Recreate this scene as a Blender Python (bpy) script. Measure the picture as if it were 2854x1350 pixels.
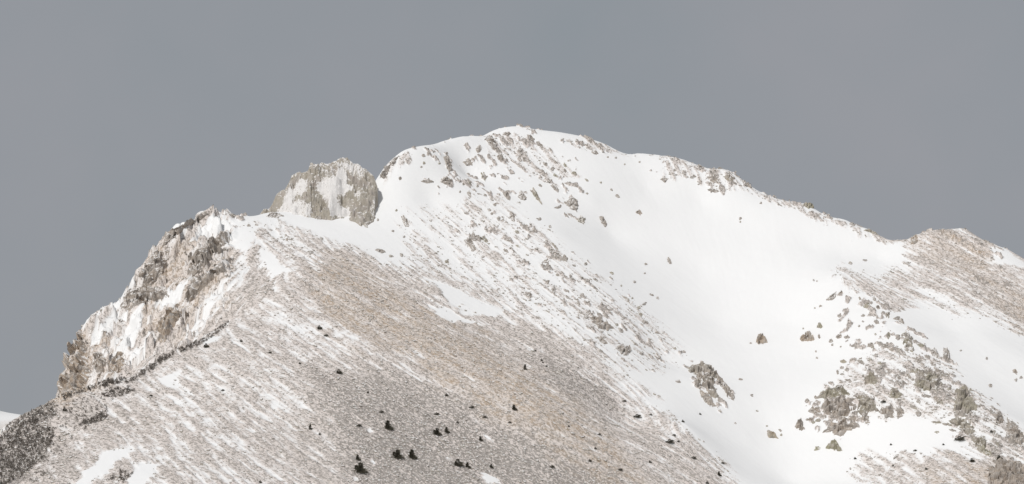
import bpy, math, random
import numpy as np
from mathutils import Vector, Matrix

# ------------------------------------------------------------------ camera, sky, sun, exposure
for o in list(bpy.data.objects): bpy.data.objects.remove(o)
SC = bpy.context.scene
COL = SC.collection
PITCH = math.radians(10.0)
FOC = 2854 / 0.4                       # focal length in photograph pixels
cam_d = bpy.data.cameras.new('camera'); cam_d.sensor_width = 36; cam_d.lens = 90
cam_d.clip_start = 1; cam_d.clip_end = 30000
cam = bpy.data.objects.new('camera', cam_d); COL.objects.link(cam)
cam.location = (0, 0, 1.7); cam.rotation_euler = (math.pi/2 + PITCH, 0, 0)
SC.camera = cam
SC.render.resolution_x = 1024; SC.render.resolution_y = 484

SUN_EL, SUN_AZ = 42.0, -28.0           # azimuth: degrees to the left of straight behind the camera
sd = Vector((math.sin(math.radians(SUN_AZ))*math.cos(math.radians(SUN_EL)),
             -math.cos(math.radians(SUN_AZ))*math.cos(math.radians(SUN_EL)), math.sin(math.radians(SUN_EL))))
sun_d = bpy.data.lights.new('sun', 'SUN'); sun_d.energy = 2.5; sun_d.angle = math.radians(1.5); sun_d.color = (1, .978, .95)
sun = bpy.data.objects.new('sun', sun_d); COL.objects.link(sun)
sun.rotation_euler = sd.to_track_quat('Z', 'Y').to_euler(); sun.location = (-200, 800, 700)

W = bpy.data.worlds.new('World'); SC.world = W; W.use_nodes = True
nt = W.node_tree; nt.nodes.clear()
def wn(t): return nt.nodes.new(t)
out = wn('ShaderNodeOutputWorld'); bg = wn('ShaderNodeBackground'); bg.inputs['Strength'].default_value = 0.1
sky = wn('ShaderNodeTexSky'); sky.sky_type = 'NISHITA'; sky.sun_disc = False
sky.sun_elevation = math.radians(SUN_EL); sky.sun_rotation = math.atan2(sd.x, sd.y); sky.dust_density = 3
tc = wn('ShaderNodeTexCoord')
nz = wn('ShaderNodeTexNoise'); nz.inputs['Scale'].default_value = 6; nz.inputs['Detail'].default_value = 4; nz.inputs['Roughness'].default_value = .55
nt.links.new(tc.outputs['Generated'], nz.inputs['Vector'])
cr = wn('ShaderNodeValToRGB'); cr.color_ramp.elements[0].position = .3; cr.color_ramp.elements[1].position = .7
cr.color_ramp.elements[0].color = (2.76, 3.00, 3.24, 1); cr.color_ramp.elements[1].color = (3.24, 3.26, 3.48, 1)
nt.links.new(nz.outputs['Fac'], cr.inputs['Fac'])
mx = wn('ShaderNodeMix'); mx.data_type = 'RGBA'; mx.inputs['Factor'].default_value = .95   # cloud deck over the clear sky
nt.links.new(sky.outputs['Color'], mx.inputs['A']); nt.links.new(cr.outputs['Color'], mx.inputs['B'])
nt.links.new(mx.outputs['Result'], bg.inputs['Color']); nt.links.new(bg.outputs[0], out.inputs['Surface'])
SC.view_settings.view_transform = 'Standard'; SC.view_settings.look = 'None'
SC.view_settings.gamma = 1; SC.view_settings.exposure = 0.0; SC.view_settings.use_curve_mapping = False

# ------------------------------------------------------------------ numeric helpers
RNG = np.random.default_rng(7)
def hsh(i, j, k, s):
    h = (i.astype(np.int64)*374761393 + j.astype(np.int64)*668265263 + k.astype(np.int64)*2147483647 + s*1274126177) & 0xFFFFFFFF
    h = ((h ^ (h >> 13)) * 1274126177) & 0xFFFFFFFF
    h = ((h ^ (h >> 16)) * 2246822519) & 0xFFFFFFFF
    return ((h ^ (h >> 15)) & 0xFFFFFF) / float(0xFFFFFF)
def vnoise2(x, y, s=0):
    xi = np.floor(x); yi = np.floor(y); fx = x-xi; fy = y-yi
    fx = fx*fx*(3-2*fx); fy = fy*fy*(3-2*fy); z = np.zeros_like(xi)
    a = hsh(xi, yi, z, s); b = hsh(xi+1, yi, z, s); c = hsh(xi, yi+1, z, s); d = hsh(xi+1, yi+1, z, s)
    return (a*(1-fx)+b*fx)*(1-fy) + (c*(1-fx)+d*fx)*fy
def vnoise3(p, s=0):
    i = np.floor(p); f = p-i; f = f*f*(3-2*f); r = 0
    for a in (0, 1):
        for b in (0, 1):
            for c in (0, 1):
                w = (f[..., 0] if a else 1-f[..., 0])*(f[..., 1] if b else 1-f[..., 1])*(f[..., 2] if c else 1-f[..., 2])
                r = r + w*hsh(i[..., 0]+a, i[..., 1]+b, i[..., 2]+c, s)
    return r
def fbm2(x, y, octs=4, s=0, gain=.5):
    v = 0; a = 1; t = 0
    for o in range(octs):
        v = v + a*(vnoise2(x*2**o + 17.3*o, y*2**o - 9.1*o, s+o)-.5); t += a; a *= gain
    return v/t*2
def fbm3(p, octs=3, s=0):
    v = 0; a = 1; t = 0
    for o in range(octs):
        v = v + a*(vnoise3(p*2**o + 11.7*o, s+o)-.5); t += a; a *= .5
    return v/t*2
def facet(p, s=0):
    """blocky rock relief: every cell is a plane with its own height and tilt"""
    i0 = np.floor(p); best = np.full(p.shape[:-1], 1e9); val = np.zeros(p.shape[:-1])
    for a in (-1, 0, 1):
        for b in (-1, 0, 1):
            for c in (-1, 0, 1):
                i, j, k = i0[..., 0]+a, i0[..., 1]+b, i0[..., 2]+c
                q = np.stack([i+hsh(i, j, k, s+1), j+hsh(i, j, k, s+2), k+hsh(i, j, k, s+3)], -1)
                d = ((p-q)**2).sum(-1); m = d < best; best[m] = d[m]
                dv = p-q
                v = (hsh(i, j, k, s+4)-.5) + dv[..., 0]*(hsh(i, j, k, s+5)-.5)*1.3 + dv[..., 1]*(hsh(i, j, k, s+6)-.5)*1.3 + dv[..., 2]*(hsh(i, j, k, s+7)-.5)*1.3
                val[m] = v[m]
    return val
def sstep(a, b, x):
    t = np.clip((x-a)/(b-a), 0, 1); return t*t*(3-2*t)
CP, SP = math.cos(PITCH), math.sin(PITCH)
CZ = 1.7
def unproj(px, py, Y):
    """photograph pixel + distance north of the camera -> world point"""
    u = (np.asarray(px, float)-1427)/FOC; v = (675-np.asarray(py, float))/FOC
    dy = CP - v*SP; dz = SP + v*CP; t = np.asarray(Y, float)/dy
    return u*t, np.asarray(Y, float)+0*t, CZ+dz*t
def proj(x, y, z):
    z = z-CZ; f = y*CP + z*SP; up = -y*SP + z*CP; f = np.maximum(f, 1)
    return 1427 + x/f*FOC, 675 - up/f*FOC

# ------------------------------------------------------------------ the mountain: control lines
SKY_R = [(1050,500),(1066,474),(1082,456),(1098,436),(1133,421),(1165,416),(1197,411),(1221,401),(1271,390),(1317,382),(1344,382),(1364,370),(1394,358),(1428,354),
 (1455,357),(1477,363),(1518,366),(1560,371),(1609,379),(1646,389),(1695,406),(1715,420),(1744,433),(1769,429),(1808,430),(1855,434),(1891,440),
 (1920,450),(1972,470),(2002,472),(2031,478),(2058,500),(2085,514),(2095,525),(2132,545),(2181,560),(2238,567),(2262,578),(2300,602),(2354,613),(2381,628),
 (2425,642),(2446,656),(2476,670),(2527,672),(2545,660),(2565,655),(2606,645),(2666,638),(2687,641),(2714,655),(2747,679),(2787,688),(2828,706),(2854,725),(2950,790),(3100,880),(3300,980)]
def ydepth(px):
    return np.interp(px, [1050,1140,1300,1430,1600,1850,2100,2400,2500,2660,2854,3300], [1722,1748,1808,1840,1850,1852,1840,1800,1780,1800,1790,1760])
SKY_SADDLE = [(598,587,1650),(640,598,1652),(670,605,1660),(700,606,1672),(740,602,1690),(800,600,1700),(870,598,1703),(940,590,1708),(1000,560,1712),(1035,525,1716)]
CLIFF = [(566,596,1642),(544,609,1638),(514,626,1633),(463,648,1626),(446,668,1622),(441,688,1619),(419,707,1615),(395,737,1610),(379,775,1604),(360,795,1600),
 (335,855,1594),(287,880,1588),(265,901,1584),(230,921,1579),(215,956,1573),(205,983,1569),(192,1015,1564),(186,1061,1559),(180,1105,1555),(172,1180,1548)]
CREST = [(833,765,1562),(770,800,1549),(722,835,1538),(689,862,1530),(623,905,1513),(558,945,1494),(501,968,1481),(460,982,1471),(438,998,1465),(415,1020,1460),(390,1038,1455),
 (365,1055,1450),(303,1058,1441),(271,1068,1438),(225,1090,1432),(176,1100,1427),(140,1117,1422),(110,1134,1418),(60,1157,1411),(30,1175,1407),(0,1200,1401),(-60,1245,1391),(-150,1300,1380),(-300,1380,1362)]
VIS = [ # visible surface
 (1050,565,1698),(1000,640,1660),(1110,640,1672),(1200,560,1712),(1300,480,1765),(1300,600,1705),(1250,720,1650),(1375,780,1632),(1430,420,1800),(1450,550,1745),
 (1550,480,1790),(1550,650,1705),(1650,560,1770),(1650,780,1658),(1700,650,1752),(1800,520,1812),(1850,700,1750),(1750,900,1620),(1850,860,1672),(1950,560,1812),
 (1950,760,1738),(2000,900,1682),(2100,650,1782),(2150,800,1722),(2250,680,1775),(2350,700,1770),(2200,900,1682),(1600,900,1590),(1700,1000,1562),(1850,1000,1608),(1960,1000,1622),
 (1920,1060,1578),(2000,1080,1578),(2100,1000,1635),(2090,1100,1582),(2180,1050,1610),(2150,1200,1556),(1900,1180,1500),(2050,1290,1497),(2200,1345,1508),(2000,1200,1532),
 (2300,870,1680),(2350,775,1712),(2430,880,1660),(2500,930,1632),(2500,1000,1600),(2400,1000,1612),(2600,1060,1572),(2600,980,1616),(2300,1000,1628),(2330,1100,1576),(2450,1100,1560),(2400,1200,1540),(2280,1180,1556),
 (2550,1200,1528),(2700,1150,1535),(2750,1300,1480),(2600,1300,1485),(2450,1300,1508),(2350,1345,1500),(2854,1300,1488),(2854,1180,1545),
 (2450,720,1765),(2550,740,1752),(2660,720,1768),(2700,820,1712),(2560,830,1705),(2650,920,1665),(2750,950,1652),(2750,1050,1605),(2854,850,1720),(2854,1000,1640),(3000,1000,1680),(3000,1250,1560),
 (660,650,1625),(700,690,1603),(760,650,1632),(760,720,1594),(850,640,1645),(900,740,1582),(900,600,1692),(850,690,1610),(1000,760,1588),(1050,700,1632),(1130,780,1595),(1050,850,1548),(900,850,1536),(1200,850,1568),(1200,950,1512),(1300,900,1560),
 (1350,1050,1480),(1400,950,1550),(1500,1150,1450),(1550,1050,1508),(1650,1150,1480),(1750,1330,1422),(1750,1180,1500),(1000,950,1490),(850,950,1486),(700,950,1480),(700,1050,1438),(850,1050,1442),(1000,1100,1432),(1200,1100,1452),(1200,1250,1398),
 (1400,1200,1430),(1400,1345,1380),(1600,1345,1402),(1900,1345,1440),(1000,1345,1335),(1000,1220,1385),(800,1200,1385),(800,1345,1318),(600,1345,1304),(600,1200,1370),(550,1080,1430),(400,1200,1373),(400,1345,1298),(400,1100,1418),(250,1200,1376),(200,1345,1302),(100,1250,1368),(0,1345,1308),(-200,1345,1335),
 # cliff front
 (300,1000,1548),(250,1060,1543),(400,900,1566),(340,940,1570),(450,800,1598),(500,800,1584),(500,700,1612),(570,640,1632),(600,700,1606),(560,850,1560),(420,990,1536),(500,920,1540),(650,800,1556),(620,770,1570),(560,760,1585),(680,740,1585),(720,780,1566),(620,850,1540)]
pts = []
def addp(px, py, Y, dz=0, dy=0, dx=0):
    x, y, z = unproj(px, py, Y); pts.append((float(x)+dx, float(y)+dy, float(z)+dz))
def resample(line, step):
    l = np.array(line, float); d = np.r_[0, np.cumsum(np.hypot(np.diff(l[:, 0]), np.diff(l[:, 1])))]
    t = np.linspace(0, d[-1], max(2, int(d[-1]/step)+1)); return np.stack([np.interp(t, d, l[:, c]) for c in range(l.shape[1])], 1)
skyr = [(a, b, float(ydepth(a))) for a, b in SKY_R]
back = []
def ridge(line, step, drops, bstep=50):
    for px, py, Y in resample(line, step): addp(px, py, Y)
    q = np.stack(unproj(*resample(line, bstep).T), 1); tg = np.gradient(q[:, :2], axis=0); tg /= np.linalg.norm(tg, axis=1, keepdims=True)
    nr = np.stack([-tg[:, 1], tg[:, 0]], 1); nr *= np.where(nr[:, 1] - .35*nr[:, 0] < 0, -1, 1)[:, None]      # the hidden side of the ridge
    for dist, dz in drops:
        for k in range(len(q)): back.append((*(q[k, :2]+nr[k]*dist), q[k, 2]+dz))
ridge([c for c in skyr if c[0] < 1280], 22, [(14, -24), (34, -55)], 30)
ridge([c for c in skyr if c[0] > 1260], 26, [(20, -9), (85, -55), (190, -130)])
ridge(SKY_SADDLE, 28, [(16, -10), (60, -50), (130, -110)])
ridge(CLIFF, 24, [(13.5, -34), (30, -66), (65, -110)], 24)
ridge(CREST, 26, [])
back += [(-96, 1765, 315), (-100, 1790, 285), (-80, 1800, 310), (-125, 1760, 270)]
back += [(x, y, 95) for x in (-300, -330, -365, -400) for y in (1560, 1600, 1640, 1690, 1740, 1790)] + [(x, y, 120) for x in (-270, -240) for y in (1680, 1720, 1770, 1830)]
ridge([c for c in CREST if c[0] < 640], 26, [(14, -6)])
ridge([c for c in CREST if c[0] < 540], 26, [(34, -20)])
ridge([c for c in CREST if c[0] < 130], 26, [(70, -50), (110, -80)])
for v in VIS: addp(*v)
for x in range(-520, 521, 80):
    pts.append((x, 1180, 40)); pts.append((x, 1060, 8)); pts.append((x, 960, 0)); pts.append((x, 2120, 150)); pts.append((x, 2260, 70))
for y in range(1300, 2100, 100):
    pts.append((-520, y, 60)); pts.append((-430, y, 75 if y > 1420 else 60)); pts.append((520, y, 120+max(0, min(150, (y-1350)*.4)) if y < 1900 else 200))
thin = []
for p in pts:
    if all((p[0]-q[0])**2+(p[1]-q[1])**2 > 36 for q in thin): thin.append(p)
pts = thin; front = np.array(pts)
for p in back:
    if np.hypot(front[:, 0]-p[0], front[:, 1]-p[1]).min() > 13: pts.append(p); front = np.vstack([front, [p]])
PT = np.array(pts); C0 = 5.0
def kern(d2): return -np.sqrt(d2 + C0*C0)
A = kern(((PT[:, None, :2]-PT[None, :, :2])**2).sum(-1)) - np.eye(len(PT))*0.3
Pm = np.c_[np.ones(len(PT)), PT[:, :2]/1000]
M = np.block([[A, Pm], [Pm.T, np.zeros((3, 3))]])
sol = np.linalg.solve(M, np.r_[PT[:, 2], 0, 0, 0]); wgt, pol = sol[:-3], sol[-3:]
gx = np.arange(-560, 561, 4.0); gy = np.arange(900, 2321, 4.0)
GX, GY = np.meshgrid(gx, gy)
zc = pol[0] + pol[1]*GX/1000 + pol[2]*GY/1000
for k in range(len(PT)): zc += wgt[k]*kern((GX-PT[k, 0])**2 + (GY-PT[k, 1])**2)
def catmull(zc, gx, gy, xs, ys):
    def taps(g, q):
        t = (q-g[0])/(g[1]-g[0]); i = np.clip(np.floor(t).astype(int), 1, len(g)-3); f = np.clip(t-i, -1, 2)
        w = np.stack([-.5*f+f*f-.5*f**3, 1-2.5*f*f+1.5*f**3, .5*f+2*f*f-1.5*f**3, -.5*f*f+.5*f**3]); return i, w
    iy, wy = taps(gy, ys); r = sum(wy[k][:, None]*zc[iy-1+k] for k in range(4))
    ix, wx = taps(gx, xs); return sum(wx[k][None, :]*r[:, ix-1+k] for k in range(4))
def geo(a, first, end, g=1.32):
    o = []; s = first; v = a
    while (v < end if end > a else v > end):
        v += s if end > a else -s; s *= g; o.append(v)
    return o
XS = np.array(geo(-352, 2, -7000)[::-1] + list(np.arange(-352, 352.1, .78)) + geo(352, 2, 7000))
YS = np.array(geo(1288, 2, -900)[::-1] + list(np.arange(1288, 1872, .74)) + geo(1872, 2, 9000))
XX, YY = np.meshgrid(XS, YS)
ZB = catmull(zc, gx, gy, np.clip(XS, -556, 556), np.clip(YS, 904, 2312))
fade = 1-sstep(0, 1, np.maximum(np.maximum(np.abs(XX)-470, 0)/420, np.maximum(np.maximum(1010-YY, YY-2180), 0)/420))
ZB = ZB*fade + (1-fade)*(30*fbm2(XX/900, YY/900, 3, 5)*sstep(300, 1500, np.hypot(XX, YY)) - .2)

# ------------------------------------------------------------------ cover maps (snow, scree, rock), kept on a coarse sheet
PX0, PY0, STEP = -600, 250, 4
mpx, mpy = np.meshgrid(np.arange(PX0, 3450, STEP, dtype=float), np.arange(PY0, 1750, STEP, dtype=float))
def polyw(poly, soft):
    p = np.array(poly, float); n = len(p)
    x0, y0 = p.min(0)-soft-8; x1, y1 = p.max(0)+soft+8
    c0, c1 = max(0, int((x0-PX0)/STEP)), min(mpx.shape[1], int((x1-PX0)/STEP)+2); r0, r1 = max(0, int((y0-PY0)/STEP)), min(mpx.shape[0], int((y1-PY0)/STEP)+2)
    X = mpx[r0:r1, c0:c1]; Y = mpy[r0:r1, c0:c1]; ins = np.zeros(X.shape, bool); d = np.full(X.shape, 1e9)
    for i in range(n):
        a, b = p[i], p[(i+1) % n]; e = b-a
        t = np.clip(((X-a[0])*e[0]+(Y-a[1])*e[1])/(e@e+1e-9), 0, 1); d = np.minimum(d, np.hypot(X-a[0]-t*e[0], Y-a[1]-t*e[1]))
        if a[1] != b[1]: ins ^= ((a[1] > Y) != (b[1] > Y)) & (X < (b[0]-a[0])*(Y-a[1])/(b[1]-a[1])+a[0])
    return (slice(r0, r1), slice(c0, c1)), sstep(-soft, soft, np.where(ins, d, -d))
def paint(m, poly, val, soft):
    s, w = polyw(poly, soft); m[s] = m[s]*(1-w) + val*w
SCR = np.full(mpx.shape, .03); OCH = np.full(mpx.shape, .06); DRK = np.zeros(mpx.shape); ROCK = np.zeros(mpx.shape)
paint(SCR, [(1100,590),(1400,540),(1580,700),(1820,860),(1930,1010),(1780,1040),(1500,900),(1300,820),(1130,740)], .22, 45)
paint(SCR, [(1500,760),(1620,830),(1720,930),(1650,930),(1500,840),(1440,800)], .26, 30)
paint(SCR, [(1330,375),(1400,362),(1480,365),(1560,440),(1620,490),(1540,500),(1440,440),(1360,420)], .27, 18)
paint(SCR, [(1385,440),(1420,440),(1500,480),(1565,510),(1555,520),(1470,480)], .3, 10)
paint(SCR, [(1270,600),(1370,560),(1450,560),(1440,620),(1340,640)], .22, 20)
paint(SCR, [(1060,480),(1120,425),(1140,440),(1100,490),(1075,512)], .33, 10)
paint(SCR, [(1540,375),(1700,408),(1740,440),(1660,415),(1560,390)], .28, 10)
paint(SCR, [(1830,430),(1930,450),(2040,478),(2110,530),(2060,530),(1960,520),(1840,480)], .33, 14)
paint(SCR, [(2080,520),(2240,566),(2300,600),(2400,636),(2530,676),(2480,690),(2380,660),(2250,590),(2120,560)], .36, 12)
paint(SCR, [(2515,672),(2545,630),(2660,600),(2740,620),(2900,690),(3300,900),(3000,1030),(2860,930),(2740,880),(2620,850),(2480,840),(2400,815),(2330,770),(2340,750),(2440,770),(2520,740)], .42, 38)
paint(SCR, [(2600,620),(2690,610),(2760,660),(2760,760),(2860,820),(2860,900),(2760,840),(2660,740),(2610,700)], .54, 20)
paint(SCR, [(2330,765),(2430,790),(2540,850),(2500,860),(2400,820)], .42, 12)
paint(SCR, [(2350,1310),(2440,1262),(2600,1258),(2720,1268),(2860,1300),(2900,1500),(2500,1500),(2440,1360)], .42, 26)
paint(SCR, [(2560,1290),(2720,1290),(2870,1310),(2870,1500),(2650,1500)], .52, 20)
paint(SCR, [(2290,1080),(2390,1010),(2480,960),(2600,985),(2700,1080),(2790,1140),(2870,1210),(2870,1290),(2700,1270),(2640,1180),(2540,1170),(2480,1160),(2400,1170),(2290,1160)], .30, 22)
paint(SCR, [(690,640),(790,625),(910,672),(1060,720),(1150,770),(1290,850),(1420,860),(1530,915),(1640,970),(1760,1070),(1900,1190),(2060,1350),(2100,1500),(-600,1500),(-600,1330),(-50,1190),(160,1095),(300,1050),(430,990),(560,935),(690,845),(790,765),(740,710)], .5, 30)
paint(SCR, [(700,640),(790,630),(920,690),(880,740),(770,730)], .33, 26); paint(SCR, [(640,870),(760,800),(900,860),(1050,960),(900,1010),(700,960),(560,960)], .38, 40)
paint(SCR, [(300,1090),(560,990),(740,960),(830,1100),(830,1350),(380,1360)], .41, 50)
paint(SCR, [(840,760),(960,720),(1120,840),(1350,960),(1600,1150),(1800,1350),(1700,1350),(1400,1140),(1150,980),(900,880)], .60, 40)
paint(SCR, [(880,1040),(1050,1040),(1250,1130),(1480,1230),(1760,1360),(1000,1400),(960,1200)], .80, 60)
paint(SCR, [(1420,980),(1560,1000),(1760,1130),(1700,1140),(1560,1070)], .68, 24)
paint(SCR, [(1550,930),(1680,1000),(1860,1160),(2000,1300),(1850,1230),(1650,1040)], .36, 22)
paint(SCR, [(1130,735),(1300,780),(1460,850),(1500,900),(1400,880),(1320,850),(1250,810),(1170,790)], .36, 14)
# left cliff
paint(SCR, [(605,580),(440,650),(320,850),(170,960),(80,1130),(300,1062),(430,1003),(560,940),(690,850),(790,765),(740,700),(690,645),(650,600)], .46, 10)
paint(ROCK, [(605,580),(440,650),(320,850),(170,960),(80,1130),(300,1062),(430,1003),(560,940),(640,870),(640,760),(650,640),(640,600)], 1, 18)
for poly, v in [([(640,600),(585,615),(540,650),(505,690),(525,700),(590,655),(660,640)], .12), ([(660,640),(740,620),(690,700),(640,705),(600,720),(640,690)], .1),
  ([(515,812),(470,830),(430,862),(455,870),(505,850)], .03), ([(395,880),(360,905),(330,960),(310,995),(345,985),(375,935)], .03), ([(330,870),(380,870),(330,920),(270,950),(240,940),(270,905)], .2),
  ([(690,690),(640,760),(560,860),(480,960),(500,965),(590,870),(690,760)], .27), ([(720,690),(790,740),(830,765),(770,760),(720,735)], .06), ([(400,960),(440,960),(400,1000),(350,1020),(360,990)], .25)]: paint(SCR, poly, v, 9)
paint(SCR, [(690,850),(725,800),(790,760),(760,800),(720,845)], .62, 8)
paint(SCR, [(-20,1230),(32,1172),(110,1133),(150,1112),(146,1160),(150,1215),(130,1270),(60,1340),(-100,1400)], .85, 10)
# snow patches lying in the scree
SNOWP = [[(1190,785),(1250,800),(1320,838),(1405,862),(1390,892),(1310,872),(1235,838)], [(1205,852),(1262,868),(1345,915),(1305,908),(1232,878)],
 [(181,1362),(287,1258),(371,1245),(314,1293),(225,1362)], [(340,1362),(384,1296),(450,1294),(425,1318),(372,1362)], [(449,1053),(501,1041),(495,1066),(449,1068)], [(563,956),(590,943),(612,950),(582,962)],
 [(2738,691),(2790,696),(2852,745),(2832,752),(2776,730),(2765,710)], [(1022,1200),(1040,1196),(1046,1208),(1030,1212)], [(1240,1258),(1262,1268),(1262,1280),(1244,1272)], [(1330,1316),(1372,1330),(1400,1352),(1350,1345)],
 [(980,1320),(1005,1330),(990,1338)], [(1040,1282),(1056,1280),(1054,1294),(1042,1294)], [(1335,1205),(1360,1218),(1372,1232),(1352,1226)]]
for s in SNOWP: paint(SCR, s, .0, 8)
# warm and grey ground
paint(OCH, [(840,740),(950,720),(1120,830),(1350,960),(1600,1130),(1830,1360),(1700,1360),(1450,1180),(1150,1010),(900,900)], 1, 45)
paint(OCH, [(2530,675),(2570,650),(2680,636),(2760,690),(2760,790),(2650,740)], .65, 30)
paint(OCH, [(2700,750),(2870,800),(2870,960)], .5, 30)
paint(OCH, [(2560,1300),(2870,1290),(2870,1400),(2600,1400)], .6, 30)
paint(SCR, [(225,930),(245,1000),(255,1080),(100,1130),(150,1000)], .62, 8); paint(OCH, [(230,900),(330,960),(330,1060),(90,1130),(150,1000)], 1.0, 20); paint(OCH, [(430,640),(660,660),(640,800),(500,960),(420,960),(330,880)], .65, 25)
paint(DRK, [(880,1050),(1250,1120),(1760,1360),(1000,1400)], .75, 70); paint(DRK, [(1420,980),(1560,1000),(1780,1130),(1700,1150),(1540,1070)], .7, 25)
paint(DRK, [(-20,1230),(32,1172),(150,1112),(150,1215),(60,1350),(-100,1400)], .9, 10)
def sample(m, px, py):
    a = np.clip((px-PX0)/STEP, 0, m.shape[1]-1.001); b = np.clip((py-PY0)/STEP, 0, m.shape[0]-1.001)
    i = a.astype(int); j = b.astype(int); fa = a-i; fb = b-j
    return (m[j, i]*(1-fa)+m[j, i+1]*fa)*(1-fb) + (m[j+1, i]*(1-fa)+m[j+1, i+1]*fa)*fb

# ------------------------------------------------------------------ terrain relief
px, py = proj(XX, YY, ZB)
wx = fbm2(XX/14, YY/14, 4, 21); wy = fbm2(XX/14, YY/14, 4, 31)
scr = sample(SCR, px+wx*26, py+wy*22); och = sample(OCH, px+wx*50, py+wy*40); drk = sample(DRK, px+wx*40, py+wy*30); rock = sample(ROCK, px+wx*10, py+wy*10)
far = 1-fade
gyv, gxv = np.gradient(ZB, YS, XS); gl = np.hypot(gxv, gyv)+1e-6; ddx, ddy = -gxv/gl, -gyv/gl
# surface streaks: runnels and wind drift lean to the right on the spur and to the left on the cliff
ANG = np.full(mpx.shape, 38.0); ANW = np.zeros(mpx.shape)
SPUR = [(690,640),(900,660),(1200,780),(1500,900),(2100,1400),(2100,1600),(-600,1600),(-600,1300),(160,1100),(560,940),(790,765)]
paint(ANG, SPUR, 30, 60); paint(ANW, [(1000,560),(1500,400),(1900,700),(2000,1000),(1700,1100),(1300,850),(1000,700)], .8, 60); paint(ANW, SPUR, 1, 40)
HUMP = [(2300,740),(2520,660),(2900,600),(3300,1000),(2900,1000),(2500,860)]; paint(ANG, HUMP, 28, 40); paint(ANW, HUMP, .9, 30)
LCL = [(605,570),(440,650),(140,1120),(430,1003),(690,850),(790,765),(690,645)]; paint(ANG, LCL, 125, 10); paint(ANW, LCL, .9, 8)
RSP = [(2230,1000),(2500,880),(2900,1080),(2900,1600),(2250,1600),(2200,1300)]; paint(ANG, RSP, 30, 20); paint(ANW, RSP, .9, 25)
th_ = np.radians(sample(ANG, px, py)); aw = sample(ANW, px, py)
den = SP - gyv*CP; ta = np.cos(th_); tb = np.where(np.abs(den) > .12, (np.sin(th_)+gxv*ta*CP)/np.where(np.abs(den) > .12, den, 1), 0); okd = np.abs(den) > .12
tl = np.hypot(ta, tb)+1e-6; sdx = np.where(okd, ddx*(1-aw)+ta/tl*aw, ddx); sdy = np.where(okd, ddy*(1-aw)+tb/tl*aw, ddy); tl = np.hypot(sdx, sdy)+1e-6; sdx /= tl; sdy /= tl
wn0 = RNG.random(ZB.shape) - .5
def lic(noise, L, h):
    acc = noise.copy(); ny, nx = noise.shape; jj, ii = np.meshgrid(np.arange(ny), np.arange(nx), indexing='ij')
    for sgn in (1, -1):
        cx = ii.astype(np.float32); cy = jj.astype(np.float32)
        for k in range(L):
            a = np.clip(np.rint(cx).astype(int), 0, nx-1); b = np.clip(np.rint(cy).astype(int), 0, ny-1)
            cx = cx + sgn*h*sdx[b, a]; cy = cy + sgn*h*sdy[b, a]
            acc += noise[np.clip(np.rint(cy).astype(int), 0, ny-1), np.clip(np.rint(cx).astype(int), 0, nx-1)]
    return (acc-acc.mean())/acc.std()
OUT = np.zeros(mpx.shape)      # where bedrock breaks through the snow
for poly, v, sf in [([(1290,395),(1400,358),(1480,362),(1600,470),(1640,560),(1560,560),(1480,520),(1400,560),(1330,540),(1270,470)], .72, 25), ([(1150,440),(1260,400),(1300,470),(1260,530),(1180,520)], .58, 25), ([(1050,500),(1100,430),(1150,418),(1130,450),(1090,500)], .8, 10),
  ([(1270,560),(1420,520),(1470,600),(1640,760),(1800,880),(1900,1000),(1780,1020),(1560,880),(1440,760),(1300,690)], .50, 40), ([(1500,520),(1560,510),(1640,620),(1600,640)], .6, 15),
  ([(1540,372),(1640,386),(1740,430),(1660,425),(1560,390)], .6, 8), ([(1750,428),(1850,432),(1930,448),(2040,476),(2100,525),(2040,535),(1960,530),(1840,505),(1820,460)], .72, 12), ([(2090,525),(2240,566),(2400,636),(2480,668),(2430,672),(2300,622),(2180,572)], .55, 8),
  ([(2330,790),(2480,850),(2560,930),(2640,990),(2700,1080),(2800,1150),(2880,1220),(2880,1290),(2740,1270),(2660,1190),(2560,1150),(2450,1150),(2380,1170),(2290,1200),(2230,1190),(2280,1100),(2380,1000),(2330,950),(2300,850)], .60, 30),
  ([(2280,1090),(2400,1080),(2440,1160),(2380,1210),(2290,1210),(2250,1150)], .85, 15), ([(2520,1020),(2640,1040),(2720,1100),(2730,1160),(2640,1130),(2540,1090)], .85, 15), ([(2640,1160),(2760,1220),(2870,1230),(2870,1290),(2740,1280),(2660,1210)], .85, 15),
  ([(1890,1010),(1960,1005),(2050,1110),(2010,1140),(1930,1090)], .7, 12), ([(2530,640),(2680,610),(2860,690),(2860,900),(2740,840),(2640,720)], .55, 20), ([(600,585),(700,600),(690,612),(600,600)], .5, 6)]: paint(OUT, poly, v, sf)
outc = sample(OUT, px+wx*20, py+wy*18)
streak = lic(wn0, 5, 1.0)
wn1 = fbm2(XX/2.0, YY/2.0, 2, 55); streak2 = lic(wn1, 8, 1.3)
streak3 = lic(fbm2(XX/3.4, YY/3.4, 3, 57), 20, 1.8)
blob = fbm2(XX/4.5, YY/4.5, 4, 41, .65)
rough = sstep(.08, .4, scr)
rib = lic(fbm2(XX/3.6, YY/3.6, 3, 155), 4, 1.2)*.62 + fbm2(XX/5.5, YY/5.5, 4, 157, .62)*2.6
brk = np.clip(sstep(1.75-1.55*outc, 2.25-1.45*outc, rib)*(outc > .05), 0, 1)*fade
Z = ZB + 1.5*fbm2(XX/42, YY/42, 3, 61)*(.35+.65*rough)*fade + rough*(.07*streak + .16*streak2 + .7*blob*.6)*fade + .22*fbm2(XX/11, YY/11, 4, 71) + .018*streak2*fade
mo = brk > .01; Q3 = np.stack([XX[mo], YY[mo], ZB[mo]], -1)
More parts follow.
